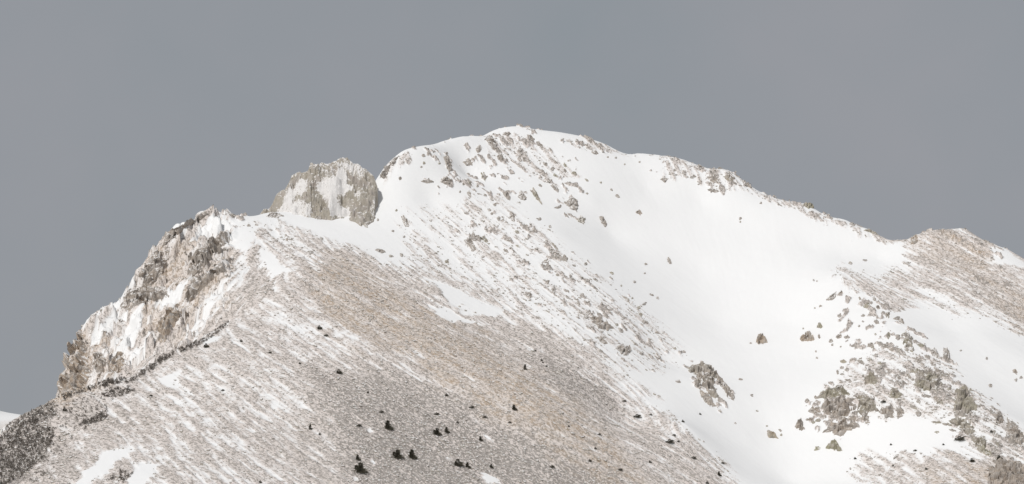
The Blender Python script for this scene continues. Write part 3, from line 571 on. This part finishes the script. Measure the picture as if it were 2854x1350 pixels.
 ('rock_rib', 'thin greenish rib beside the pinkish outcrop', 'rock', [(1474,525),(1483,519),(1500,544),(1513,573),(1494,559)], G2, dict(grn=.6, och=.4, snow=.05)),
 ('rock_outcrop', 'slender brown outcrop below the crumbly band', 'rock', [(1299,536),(1306,527),(1313,541),(1314,554),(1304,546)], G2, dict(och=.4, snow=-.05)),
 ('rock_outcrop', 'forked brown outcrop low in the middle cluster', 'rock', [(1419,606),(1426,587),(1437,600),(1435,624),(1424,616)], G2, dict(och=.4, snow=.1)),
 ('rock_outcrop', 'upper end of the long rock chain beside the smooth snow', 'rock', [(1532,516),(1545,511),(1562,530),(1556,541),(1542,529)], G2, dict(och=.2, snow=.05)),
 ('rock_outcrop', 'largest rock of the long chain beside the smooth snow', 'rock', [(1572,566),(1583,556),(1592,544),(1601,550),(1613,570),(1606,591),(1590,583),(1580,576)], G2, dict(och=.3, snow=.03)),
 ('rock', 'dark hooked rock left of the long rock chain', 'rock', [(1539,581),(1554,576),(1568,569),(1566,580),(1551,583)], G2, dict(snow=-.2)),
 ('rock_outcrop', 'lowest rock of the long chain beside the smooth snow', 'rock', [(1604,611),(1618,599),(1633,610),(1629,627),(1612,623)], G2, dict(grn=.3, snow=.08)),
 ('rock_outcrop', 'isolated rock just right of the long chain', 'rock', [(1667,600),(1682,605),(1696,632),(1689,637),(1674,623)], G2, dict(och=.2, snow=.02)),
 ('boulder', 'small orange boulder alone on the smooth upper snow', 'boulder', [(1769,592),(1780,582),(1793,594),(1787,602),(1776,599)], G2, dict(och=1.0, snow=-.1)),
 ('boulder', 'small greenish boulder above the orange one on smooth snow', 'boulder', [(1712,546),(1720,539),(1730,552),(1720,554)], G2, dict(grn=.5, snow=-.1)),
 ('boulder', 'brown streaked boulder at the lower edge of the smooth snow', 'boulder', [(1853,719),(1862,715),(1873,730),(1875,742),(1864,737)], G2, dict(och=.5, snow=-.15)),
 ('rock_outcrop', 'brown outcrop on the left half of the snow slope', 'rock', [(1292,674),(1305,656),(1317,672),(1329,699),(1316,703),(1302,686)], G2, dict(och=.4, snow=.08)),
 ('rock_outcrop', 'greenish outcrop right of the brown one on the snow slope', 'rock', [(1331,660),(1345,654),(1359,668),(1367,687),(1352,679)], G2, dict(grn=.5, snow=.12)),
 ('rock_pinnacle', 'tiny dark spike above the brown and greenish outcrops', 'rock', [(1314,656),(1318,643),(1326,656)], G2, dict(snow=-.3)),
 ('rock', 'thin dark sliver of rock pointing down the slope', 'rock', [(1533,673),(1540,675),(1553,690),(1559,701),(1547,695)], G2, dict(grn=.3, snow=-.25)),
 ('rock', 'round dark rock below the thin sliver', 'rock', [(1561,721),(1572,709),(1587,720),(1581,733),(1570,729)], G2, dict(snow=-.15)),
 ('rock', 'flat pinkish rock left of the round dark rock', 'rock', [(1507,733),(1522,721),(1533,725),(1529,736)], G2, dict(och=.4, snow=.1)),
 ('rock_outcrop', 'vertical brownish rock at the centre of the speckled slope', 'rock', [(1534,801),(1545,789),(1551,810),(1546,826),(1537,816)], G2, dict(och=.4, snow=.12)),
 ('rock_outcrop', 'pinkish rock at the edge of the scree, left of centre', 'rock', [(1459,823),(1478,815),(1491,828),(1475,834)], G2, dict(och=.4, snow=.12)),
 ('rock_outcrop', 'long brown outcrop above the scree edge', 'rock', [(1639,885),(1658,879),(1686,899),(1712,920),(1690,924),(1672,923),(1662,909)], G2, dict(och=.4, snow=-.1)),
 ('rock_outcrop', 'brown tongue of rock under the long brown outcrop', 'rock', [(1657,939),(1670,935),(1690,951),(1698,964),(1680,959)], G2, dict(och=.3, snow=-.1)),
 ('rock_outcrop', 'rounded speckled outcrop right of the brown tongue', 'rock', [(1712,969),(1733,960),(1758,966),(1762,980),(1744,996),(1730,986)], G2, dict(och=.3, snow=.0)),
 ('rock_outcrop', 'slanting sliver of rock by the lower smooth snow', 'rock', [(1729,822),(1740,825),(1756,838),(1759,849),(1746,841)], G2, dict(och=.3, snow=.05)),
 ('rock_outcrop', 'snowy grey rock on the saddle just right of the tower foot', 'rock', [(1117,600),(1126,599),(1137,615),(1143,635),(1130,635),(1122,618)], G2, dict(och=.3, snow=.1)),
 ('rock', 'small pink grey outcrop left of the broad bowl crag', 'rock', [(1880,1062),(1892,1057),(1900,1070),(1888,1069)], None, dict(och=.4, snow=-.1)),
 ('rock_rib', 'brown rock rib falling from the ridge just left of the summit', 'rock', [(1352,386),(1368,373),(1386,400),(1376,422),(1362,406)], G2, dict(och=.3, snow=.05)),
 # skyline
 ('rock', 'dark rocks on the skyline edge right beside the tower notch', 'rock', [(1056,492),(1075,466),(1092,454),(1086,476),(1068,502)], G4, dict(och=.2, snow=-.05)),
 ('rock', 'brown rocks on the steep skyline above the tower notch', 'rock', [(1086,458),(1098,438),(1112,434),(1104,452),(1092,466)], G4, dict(och=.4, snow=.0)),
 ('rock', 'dark rocks just under the rounded summit', 'rock', [(1398,376),(1412,365),(1429,374),(1415,381)], G4, dict(snow=-.1)),
 ('rock', 'dark ridge rocks stepping down right of the summit', 'rock', [(1467,374),(1480,376),(1493,390),(1486,397),(1472,389)], G4, dict(snow=-.1)),
 ('rock', 'lower dark ridge rocks right of the summit', 'rock', [(1487,398),(1500,391),(1516,408),(1513,416),(1498,406)], G4, dict(snow=-.1)),
 ('rock', 'brown crest rock left of the summit dome', 'rock', [(1347,391),(1362,376),(1380,392),(1365,397)], G4, dict(och=.3, snow=.0)),
 ('rock', 'brown grey rock under the first ridge drop right of the summit', 'rock', [(1645,425),(1658,417),(1674,431),(1660,433)], G4, dict(och=.3, snow=-.05)),
 ('rock_outcrop', 'pinkish outcrop hanging below the right ridge', 'rock', [(1837,501),(1848,489),(1864,500),(1853,512)], G4, dict(och=.3, snow=.15)),
 ('rock_outcrop', 'grey outcrop midway along the right ridge', 'rock', [(1921,496),(1935,485),(1943,492),(1929,501)], G4, dict(snow=.05)),
 ('rock_outcrop', 'left half of the broken band below the right ridge', 'rock', [(1967,493),(1985,485),(2006,495),(2001,511),(1980,509)], G4, dict(och=.5, snow=.05)),
 ('rock_outcrop', 'right half of the broken band below the right ridge', 'rock', [(2011,493),(2030,485),(2051,500),(2036,509)], G4, dict(och=.5, grn=.3, snow=.05)),
 ('rock_outcrop', 'low fringe of rock under the broken ridge band', 'rock', [(1964,528),(1980,523),(2006,535),(1996,541)], G4, dict(snow=.1)),
 ('rock', 'brown skyline knob at the end of the broken ridge band', 'rock', [(2069,516),(2085,505),(2098,526),(2080,523)], G4, dict(och=.3, snow=-.15, thick=.4)),
 ('rock', 'dark green skyline knob alone on the right ridge', 'rock', [(2235,572),(2248,562),(2260,561),(2270,583),(2250,581)], G4, dict(grn=.7, snow=-.35, thick=.45)),
 ('rock', 'dark skyline rocks just left of the right saddle', 'rock', [(2404,641),(2425,635),(2438,648),(2450,658),(2425,652)], G4, dict(grn=.4, snow=-.15)),
 ('rock', 'small skyline rock between the green knob and the right saddle', 'rock', [(2366,624),(2378,619),(2386,630),(2376,632)], G4, dict(snow=-.1)),
 ('rock', 'reddish rocks at the left foot of the right hump', 'rock', [(2532,672),(2545,658),(2560,656),(2558,680),(2540,684)], G4, dict(och=1.4, snow=-.05)),
]
FOOT = [
 # foot of the tower
 ('rock', 'low broken rocks at the left foot of the rock tower', 'rock', [(736,604),(752,590),(775,596),(796,604),(770,610)], None, dict(snow=.1)),
 ('rock', 'low rocks under the middle buttress of the rock tower', 'rock', [(862,604),(885,594),(915,602),(922,610),(890,613)], None, dict(snow=.08)),
 ('rock', 'low rocks at the right foot of the rock tower', 'rock', [(968,610),(995,600),(1030,606),(1040,616),(1000,619)], None, dict(snow=.05)),
]
for name, lab, cat, poly, grp, opt in BIG: crag(name, lab, cat, poly, grp, **opt)
# --- small rocks the photograph shows one by one: x, y, width, height, tilt
SMALL = {
 ('small grey rock poking out of the speckled snow slope', 'small rocks of the snow slope'): [(1353,545,9,6,20),(1503,612,12,10,30),(1533,632,10,7,40),(1443,648,16,8,35),(1442,686,12,5,30),(1410,700,16,8,40),
   (1246,729,14,6,10),(1347,617,8,6,30),(1370,555,8,8,0),(1380,570,10,9,0),(1389,612,8,6,10),(1347,716,9,6,20),(1549,718,14,5,25),(1600,741,14,6,20),(1632,736,10,8,0),(1555,767,14,7,20),(1526,786,9,12,20),
   (1590,770,10,7,20),(1584,813,5,5,0),(1622,825,16,14,0),(1612,845,10,14,-20),(1660,780,14,7,15),(1705,762,12,6,20),(1768,787,9,6,10),(1731,797,6,5,0),(1800,736,8,5,0),(1797,762,6,4,0),(1762,832,6,6,0),(1816,822,16,5,20),(1833,831,8,8,0),
   (1795,848,14,6,-30),(1780,858,10,6,0),(1785,878,16,8,30),(1800,898,18,6,35),(1730,922,22,8,35),(1770,960,12,5,20),(1788,988,14,6,25),(1831,928,14,5,25),(1905,981,14,5,28),(1880,972,12,5,30),(1718,905,10,6,10),
   (1330,520,8,8,0),(1308,510,7,7,0),(1182,455,8,8,0),(1210,423,7,6,0),(1180,434,9,8,0),(1174,466,7,5,0),(1224,456,8,5,0),(1245,428,8,5,0),(1115,498,9,9,0),(1282,505,6,8,0),(1282,535,5,6,0),(1292,514,8,6,0),(1365,585,9,8,0),(1371,596,8,7,0),
   (1505,517,16,5,35),(1548,490,14,7,40),(1575,476,8,14,-30),(1540,470,9,12,20),(1600,483,12,12,40),(1605,487,8,8,0),(1520,458,16,10,40),(1550,452,12,8,30),(1575,462,8,12,-20),(1635,502,14,4,30),(1675,509,7,5,0),(1704,529,9,4,30),(1637,540,7,4,10),(1588,510,5,5,0)],
 ('small dark stone lying on the smooth snow of the bowl', 'stones scattered over the snow bowl'): [(2063,610,8,9,0),(2063,619,4,4,0),(2120,566,8,5,10),(1717,440,6,5,0),(1694,439,5,4,0),(1741,459,4,4,0),(1783,452,5,4,0),(2064,1058,14,5,15),(2096,1103,12,6,15),(2110,1146,8,3,10),
   (2175,1200,11,5,35),(2178,1213,6,7,0),(2137,1188,6,4,0),(2050,1180,6,5,0),(2268,781,6,4,20),(2277,784,5,4,0),(2287,854,10,4,-30),(2271,859,5,4,0),(2274,980,4,5,0),(2277,998,7,5,0),(2312,1067,7,4,0),(2239,916,4,4,0),(2410,726,18,4,4),(2370,734,14,6,20),(2125,958,6,6,0),(2092,957,6,3,0)],
 ('small snowy rock scattered on the upper right spur', 'small rocks of the upper right spur'): [(2340,880,10,14,20),(2396,832,6,10,0),(2437,836,10,7,0),(2428,845,8,8,0),(2415,852,22,9,-25),(2405,880,12,7,-20),(2405,897,7,4,0),(2394,909,6,5,0),(2447,857,12,10,30),(2474,878,12,24,10),(2443,898,20,12,30),(2500,888,20,10,0),(2512,896,18,9,25),
   (2337,940,18,16,-30),(2360,940,18,12,0),(2316,950,14,9,0),(2320,962,9,5,-30),(2343,967,5,4,0),(2378,965,14,5,0),(2428,964,18,16,0),(2452,958,20,9,20),(2470,965,20,12,30),(2486,975,14,8,20),(2476,935,12,22,0),(2503,941,14,16,0),(2440,932,5,5,0),(2453,939,5,5,0),(2520,932,8,8,0),(2566,964,26,8,10),
   (2505,977,10,9,0),(2522,987,8,7,0),(2400,1010,22,12,20),(2425,1002,12,10,0),(2372,1004,7,6,0),(2350,1008,20,9,0),(2335,1038,9,14,0),(2346,1026,12,7,0),(2361,1030,12,9,-20),(2348,1044,14,4,0),(2453,1014,12,8,20),(2478,1034,16,9,20),(2384,1052,8,6,0),(2367,1062,16,10,0),(2345,1066,12,6,0),(2462,1078,8,10,0),(2505,1054,14,10,20),(2520,1068,12,8,0),(2496,1050,10,9,0),
   (2560,1005,22,12,30),(2585,995,18,8,20),(2600,1015,18,9,30),(2570,1015,16,7,20),(2610,1030,20,8,30),(2640,1045,16,6,40),(2655,1068,12,5,50),(2648,1078,12,8,0),(2646,1084,12,7,0),(2705,1086,8,6,0),(2678,978,8,5,0),(2580,1105,30,8,5),(2608,1112,16,12,0),(2620,1120,26,16,10),(2560,1120,16,10,20),(2545,1135,24,12,30),(2560,1155,18,14,50),(2250,1118,14,12,0),
   (2274,1108,12,8,-20),(2310,1104,36,7,-15),(2255,1170,22,5,0),(2280,1172,22,8,-10),(2268,1178,12,6,0),(2750,1000,6,8,0),(2830,1037,20,12,40),(2846,1053,10,8,0),(2832,1060,8,8,0),(2760,1075,12,10,0),(2745,1170,14,8,20),(2770,1205,10,12,40),(2778,1215,12,10,20),(2785,1240,20,10,20),(2610,1178,36,5,8),(2640,1184,30,6,10),(2655,1200,24,6,8),(2610,1205,14,5,0)],
 ('small dark rock on the pale snow terrace above the scree', 'small rocks on the snow terrace'): [(800,668,9,7,0),(813,667,8,6,0),(797,656,6,6,0),(770,672,10,4,0),(693,629,14,4,0),(715,628,10,4,0),(1090,715,16,7,10),(1120,712,10,9,30),(1060,700,30,9,15),(1095,645,10,5,20),(1126,661,7,5,0),(1105,587,6,6,30),(1053,613,7,6,0),(1037,618,5,4,0),(1245,731,14,6,15),(1192,786,10,5,30)],
}
MARKS = [('the rounded summit',1428,365),('the rock tower',930,530),('the tall smooth grey rock',1250,457),('the crumbly rock band',1242,504),('the dark upright outcrop',1410,546),('the pinkish summit outcrop',1456,546),('the long rock chain',1592,570),
 ('the isolated rock by the chain',1682,618),('the orange upper boulder',1781,592),('the brown snow slope outcrop',1310,680),('the thin dark sliver',1546,687),('the round dark rock',1574,721),('the vertical brownish rock',1543,808),('the long brown outcrop',1676,904),('the rounded speckled outcrop',1737,976),
 ('the brown streaked boulder',1864,728),('the broad bowl crag',1970,1060),('the lone bowl boulder',2120,946),('the orange broken boulder',2250,940),('the tan striped boulder',2153,1213),('the slanting grey outcrop',2318,826),('the upright spur crag',2530,953),('the half buried knob',2638,986),
 ('the squat olive boulder',2427,1058),('the triangular dark crag',2495,1096),('the big central crag',2338,1137),('the large speckled mass',2576,1062),('the egg shaped slab',2690,1120),('the layered crag',2682,1190),('the brown tooth',2784,1164),('the small pointed pinnacle',2230,1185),('the twin brown crags',2487,1148),
 ('the green skyline knob',2253,572),('the sharp peaked pine',1083,1185),('the biggest bushy pine',1004,1302),('the pine pair',1232,1200),('the tree on orange scree',1434,1136),('the upright little tree',1463,1022),('the left crest snow patch',585,952),('the corner rock',2810,1320),('the yellow green rock',2324,1244),('the right saddle',2500,672),('the pale scree edge bush',1775,1160),('the lower gully bush',1865,1230),('the snow terrace edge',760,650)]
def place_labels(lst, noun):
    """single out look-alikes by the nearest landmark, the side they lie on and their order from it"""
    keyed = {}
    for k, q in enumerate(lst):
        m = min(MARKS, key=lambda m: (m[1]-q[0])**2+(m[2]-q[1])**2); dx_, dy_ = q[0]-m[1], q[1]-m[2]; a = math.degrees(math.atan2(-dy_, dx_)) % 360
        side = ['right of', 'above and right of', 'above', 'above and left of', 'left of', 'below and left of', 'below', 'below and right of'][int((a+22.5)//45) % 8]
        keyed.setdefault((m[0], side), []).append((math.hypot(dx_, dy_), k))
    out_ = [None]*len(lst); W_ = ['nearest', 'second nearest', 'third nearest', 'fourth nearest', 'fifth nearest', 'sixth nearest', 'seventh nearest', 'eighth nearest', 'ninth nearest', 'tenth nearest']
    for (mk, side), v in keyed.items():
        for r_, (_, k) in enumerate(sorted(v)): out_[k] = (noun if len(v) == 1 else W_[min(r_, 9)]+' '+noun) + ' ' + side + ' ' + mk
    return out_
NOUN = {0: 'small grey rock', 1: 'small dark stone', 2: 'small snowy rock', 3: 'little dark terrace rock'}
for gi, ((lab, grp), lst) in enumerate(SMALL.items()):
    for (x, y, w, h, a), lb in zip(lst, place_labels(lst, NOUN[gi])): crag('rock', lb, 'rock', ell(x, y, w+3, h+3, a), grp, thick=.30, snow=-.15, och=random.Random(x).choice([.1, .2, .5]), grn=random.Random(y).choice([0, 0, .5]))

for name, lab, cat, poly, grp, opt in FOOT: crag(name, lab, cat, poly, grp, **opt)

# ------------------------------------------------------------------ loose scree stones (beyond counting)
def stones(name, n, weight, smin, smax, seed, snow):
    r = np.random.default_rng(seed); w = weight.ravel(); w = w/w.sum(); idx = r.choice(w.size, n, p=w)
    c = V[idx].astype(float); c[:, 0] += r.uniform(-.4, .4, n); c[:, 1] += r.uniform(-.4, .4, n)
    nr = GN.reshape(-1, 3)[idx]
    base = np.array([(-1,-1,-.6),(1,-1,-.6),(1,1,-.6),(-1,1,-.6),(-.7,-.7,.6),(.7,-.7,.6),(.7,.7,.6),(-.7,.7,.6)])
    q = base[None]*r.uniform(.6, 1.25, (n, 8, 3)); sz = smin*(smax/smin)**(r.random((n, 1, 1))**2.2)
    fall = np.stack([sdx.ravel()[idx], sdy.ravel()[idx]], 1); e1 = np.c_[fall, (gxv*sdx+gyv*sdy).ravel()[idx]]; e1 /= np.linalg.norm(e1, axis=1, keepdims=True); e2 = np.cross(nr, e1)
    th = r.normal(0, .6, n)[:, None]; f1 = e1*np.cos(th)+e2*np.sin(th); f2 = np.cross(nr, f1)
    st = r.uniform(.9, 1.8, (n, 1)); P = (c[:, None]+ .5*sz*(q[..., 0:1]*(f1*st)[:, None] + q[..., 1:2]*f2[:, None] + q[..., 2:3]*nr[:, None]) + nr[:, None]*.12*sz)
    fb = np.array([(0,1,5,4),(1,2,6,5),(2,3,7,6),(3,0,4,7),(4,5,6,7)]); F = (np.arange(n)[:, None, None]*8 + fb[None]).reshape(-1, 4)
    at = np.repeat(np.stack([np.full(n, snow), och.ravel()[idx], r.random(n)*.3, np.ones(n)], 1), 8, 0)
    return tag(link(name, new_mesh(name, P.reshape(-1, 3), F, False, at), M_R), kind='stuff')
inb = (np.abs(XX) < 350) & (YY > 1290) & (YY < 1865)
wsc = np.where(inb, np.clip(scr-.25, 0, 1)*(.3+np.clip(cover, 0, 1.2))**2, 0)
o = stones('scree_stones', 36000, wsc, .25, 1.5, 5, .12); tag(o, 'grey and tan loose stones strewn over the scree slopes', 'scree')
wsl = np.where(inb, np.clip(scr-.08, 0, .2)*(scr < .34)*(.15+np.clip(cover, 0, 1))**2, 0)
o = stones('slope_rubble', 13000, wsl, .25, 1.5, 6, .1); tag(o, 'small grey rubble showing through the snow below the summit', 'rubble')

# ------------------------------------------------------------------ shrubs and trees
def tuft(r, n, rad, hgt, seed):
    """many small leaf faces filling an uneven upright clump"""
    g = np.random.default_rng(seed); Vs = []; Fs = []
    for k in range(n):
        t = g.random()**.8; rr = rad*(1-t*.75)*g.random()**.5; a = g.random()*2*math.pi; p = np.array([rr*math.cos(a), rr*math.sin(a), hgt*t])
        d = np.array([math.cos(a)*.6, math.sin(a)*.6, g.uniform(.3, 1.2)]); d /= np.linalg.norm(d); s = g.normal(size=3); s = np.cross(d, s); s /= np.linalg.norm(s)
        L = r*g.uniform(.7, 1.4); b = len(Vs); Vs += [p-s*L*.35, p+s*L*.35, p+d*L*1.2+s*L*.12, p+d*L*1.2-s*L*.12]; Fs.append((b, b+1, b+2, b+3))
    return np.array(Vs), np.array(Fs)
def in_poly_points(poly, n, seed):
    r = np.random.default_rng(seed); p = np.array(poly, float); x0, y0 = p.min(0); x1, y1 = p.max(0); o = []
    while len(o) < n:
        X = r.uniform(x0, x1, n*3); Y = r.uniform(y0, y1, n*3); ins = np.zeros(len(X), bool)
        for i in range(len(p)):
            a, b = p[i], p[(i+1) % len(p)]
            if a[1] != b[1]: ins ^= ((a[1] > Y) != (b[1] > Y)) & (X < (b[0]-a[0])*(Y-a[1])/(b[1]-a[1])+a[0])
        o += list(zip(X[ins], Y[ins]))
    return o[:n]
def thicket(name, label, poly, n, hgt, seed):
    q = np.array(in_poly_points(poly, n, seed)); c = cast(q[:, 0], q[:, 1]); g = np.random.default_rng(seed+1); var = [tuft(.42, 16, .75, 1.5, seed+k) for k in range(6)]; Vs = []; Fs = []; b = 0
    for k in range(n):
        v, f = var[k % 6]; s = hgt*g.uniform(.5, 1.25); a = g.random()*6.28; R = np.array([[math.cos(a), -math.sin(a), 0], [math.sin(a), math.cos(a), 0], [0, 0, 1]])
        Vs.append(v@R.T*np.array([1, 1, s/1.5])+c[k]-np.array([0, 0, .15])); Fs.append(f+b); b += len(v)
    return tag(link(name, new_mesh(name, np.vstack(Vs), np.vstack(Fs), False), M_S), label, 'shrubs', kind='stuff')
thicket('shrub_thicket', 'dense dark grey bare thicket on the steep lower left shoulder', [(-30,1235),(0,1212),(34,1176),(110,1140),(152,1118),(146,1165),(105,1185),(150,1198),(148,1235),(112,1290),(60,1330),(-30,1380)], 900, 1.7, 400)
thicket('shrub_thicket', 'sparse bare shrubs fading out on the pale left shoulder', [(60,1330),(110,1290),(148,1235),(150,1120),(300,1075),(330,1120),(200,1230),(140,1320),(90,1350)], 150, 1.3, 410)
thicket('shrub_thicket', 'dark shrub line along the crest below the left cliff', [(160,1108),(225,1093),(300,1060),(365,1058),(415,1024),(445,998),(500,972),(492,985),(430,1030),(365,1068),(250,1088),(175,1118)], 300, 1.6, 420)
thicket('shrub_thicket', 'dark shrubs continuing up the crest towards the snow terrace', [(500,972),(560,948),(620,908),(640,895),(632,912),(560,962),(505,985)], 170, 1.2, 430)
thicket('shrub_thicket', 'dark shrub strip on the shoulder under the cliff foot', [(282,1102),(320,1086),(365,1076),(378,1090),(340,1106),(300,1112)], 90, 1.3, 440)
thicket('shrub_thicket', 'two dark shrub clumps on the pale left shoulder', [(220,1188),(228,1170),(246,1172),(262,1166),(285,1150),(300,1160),(285,1176),(250,1182),(232,1188)], 90, 1.4, 450)
thicket('shrub_thicket', 'thin shrubs beside the long lower left snow patch', [(300,1340),(330,1312),(372,1318),(345,1350)], 60, 1.2, 460)

def conifer(var, seed):
    """crown of needle sprays on a leaning stem; unit height 1"""
    g = np.random.default_rng(seed); wide, shadow_skirt, lean, lobes = var; Vs = []; Fs = []
    def spray(p, d, L):
        s = np.cross(d, g.normal(size=3)); s /= np.linalg.norm(s)+1e-9; b = len(Vs)
        Vs.extend([p-s*L*.3, p+s*L*.3, p+d*L+s*L*.1, p+d*L-s*L*.1]); Fs.append((b, b+1, b+2, b+3))
    tips = [(0, 0, 1.0, .62)] + [(g.uniform(-.5, .5)*wide, g.uniform(-.4, .4)*wide, g.uniform(.45, .8), .8) for _ in range(lobes)]
    for (tx, ty, th, taper) in tips:
        for k in range(int(560*th)):
            t = g.random()**.75; z = th*(.03+.97*t); R = wide*.5*(1-t)**taper*(1+.35*math.sin(z*23+tx*9))*g.uniform(.35, 1.08); a = g.random()*6.28
            p = np.array([tx*t*1.1+R*math.cos(a)+lean*z, ty*t+R*math.sin(a), z-.02]); d = np.array([math.cos(a), math.sin(a), g.uniform(-.1, .9)]); d /= np.linalg.norm(d); spray(p, d, .10*g.uniform(.6, 1.4))
    for k in range(int(480*shadow_skirt)):  # low base sprays drawn out to the right, a cast shadow modelled as foliage
        a = g.random(); p = np.array([g.uniform(-.2, 1)*wide*.75, g.uniform(-.5, .5)*wide, g.random()*.30*(1-a*.6)]); d = np.array([g.normal()*.5, g.normal()*.5, .7]); d /= np.linalg.norm(d); spray(p, d, .09*g.uniform(.7, 1.5))
    crown = new_mesh('crown', np.array(Vs), np.array(Fs), False)
    n = 6; rings = []
    for z, rr in [(-.12, .05), (0, .04), (.35, .03), (.7, .018), (.97, .005)]: rings += [(lean*max(z, 0)+rr*math.cos(6.283*k/n), rr*math.sin(6.283*k/n), z) for k in range(n)]
    tv = rings; tf = gridfaces(5, n, True).tolist()
    for k in range(7):
        z = .12+.1*k; a = k*2.4; L = wide*.42*(1-z); b = len(tv); r0 = .012
        x0 = lean*z; tv = tv + [(x0, -r0, z), (x0, r0, z), (x0+L*math.cos(a), L*math.sin(a)+.003, z+.1), (x0+L*math.cos(a), L*math.sin(a)-.003, z+.1)]; tf.append([b, b+1, b+2, b+3])
    trunk = new_mesh('trunk', np.array(tv), np.array(tf), False)
    crown.materials.append(M_F); trunk.materials.append(M_B)
    return crown, trunk
KIND = {'cone': conifer((.50, .1, .02, 0), 1), 'peak': conifer((.62, .9, -.10, 1), 2), 'broad': conifer((.95, .5, .03, 3), 3), 'low': conifer((1.7, .5, .1, 4), 4), 'round': conifer((1.1, .3, 0, 4), 5)}
def tree(px_, py_, h, kind, label, cat, group, name='pine_tree'):
    c = cast([px_], [py_])[0]; s = h*c[1]/FOC/math.cos(PITCH)*(.92 if h > 10.5 else .75)
    e = bpy.data.objects.new(name, None); COL.objects.link(e); e.location = c - np.array([0, 0, .05*s]); e.scale = (s, s, s); e.rotation_euler = (0, 0, 0.0); e.empty_display_size = .5
    tag(e, label, cat, group)
    for nm, me in zip(('crown', 'trunk'), KIND[kind]): link(nm, me, None, e)
GT = 'dark pines scattered on the scree'; GSH = 'dark shrubs scattered on the scree'; GD = 'small dark bushes dotting the slopes'
for a in [(864,1198,17,'cone','slender little pine alone at the left of the scree pines'), (1083,1198,29,'peak','dark pine with a sharp left peak, highest of the larger scree pines'),
  (1218,1213,22,'broad','left of the two neighbouring dark pines at mid scree'), (1246,1207,18,'peak','right of the two neighbouring dark pines at mid scree'), (1340,1229,14,'peak','small dark pine beside a pale snow patch right of the pair'),
  (998,1283,17,'peak','small pine directly above the biggest bushy pine'), (1004,1318,32,'broad','biggest bushy dark pine at the bottom left of the scree'), (1108,1278,28,'broad','bushy dark pine left of the one with the bent tip'),
  (1150,1279,29,'peak','dark pine with a narrow tip, its shadow to the right modelled as low foliage'), (1276,1299,22,'round','dark green rounded pine near the bottom of the scree'), (1304,1305,18,'peak','small pointed pine just right of the dark green rounded one'),
  (1370,1305,13,'peak','tiny pine right of the small pointed one near the bottom'), (1463,1031,17,'cone','upright little tree on the grey upper scree'), (1434,1144,18,'peak','lone tree standing on the orange scree band'), (2005,1327,14,'peak','small tree at the lower edge of the scree by the snow gully')]:
    tree(*a, 'tree', GT)
for a in [(1000,1189,10,'low','flat wide dark bush left of the sharp peaked pine'), (1062,1151,9,'low','small dark bush above the sharp peaked pine'), (1216,1157,10,'low','wide dark bush among boulders above the pine pair'), (1244,1104,10,'round','round dark bush at the upper end of the scree pines'),
  (944,1042,14,'round','dark bush on the pale upper left scree'), (908,938,9,'low','lower of two brown bushes high on the scree'), (890,918,12,'round','upper of two brown bushes high on the scree'), (574,969,13,'round','dark bush beside the small snow patch on the left crest'), (672,953,9,'round','dark bush right of the left crest snow patch'),
  (180,1146,11,'round','single round bush inside the left shoulder bend'), (2673,1229,15,'low','large dark bush at the foot of the right spur crags'), (2709,1288,12,'round','dark round bush on snow below the right spur'), (2785,1284,16,'round','dark round bush on top of the bare corner rock'),
  (2461,1123,10,'low','low green bush between the twin crags and the boulder'), (1775,1165,12,'low','dark bush on the pale right edge of the scree'), (1865,1236,13,'low','slanted dark bush near the lower snow gully'), (1903,1177,9,'round','dark bush on blue grey snow beside the scree'),
  (2763,1206,10,'round','reddish dark bush between the two right edge slabs'), (1644,1287,10,'round','dark bush on the lower orange scree'), (1538,1304,10,'low','green dark bush among snow patches at the bottom centre')]:
    tree(*a, 'bush', GSH, 'bush')
DOTS = [(1025,1096,7),(1314,1138,9),(1932,1279,9),(1811,1290,8),(1659,1252,7),(1728,1312,8),(1971,1349,9),(1951,1156,6),(2014,1293,6),(725,1346,8),(891,1212,7),(1509,1006,6),(1513,1012,5),(1523,1023,5),(1490,980,6),(2383,1280,7),(2489,1300,6),(2581,1309,7),(2550,1258,6),(2483,1241,6),(2629,1241,6),(1740,1120,6),(1815,1158,6),(1670,1213,6),(1878,1215,6),(1890,1232,5),(1350,1165,7),(1275,1180,7),(620,1090,6),(752,985,6),(835,1015,6),(420,1105,6),(1420,1180,6),(1585,1190,6)]
for (x, y, h), lb in zip(DOTS, place_labels(DOTS, 'tiny dark bush')):
    tree(x, y, h+1, 'round' if int(x) % 2 else 'low', lb, 'bush', GD, 'bush')
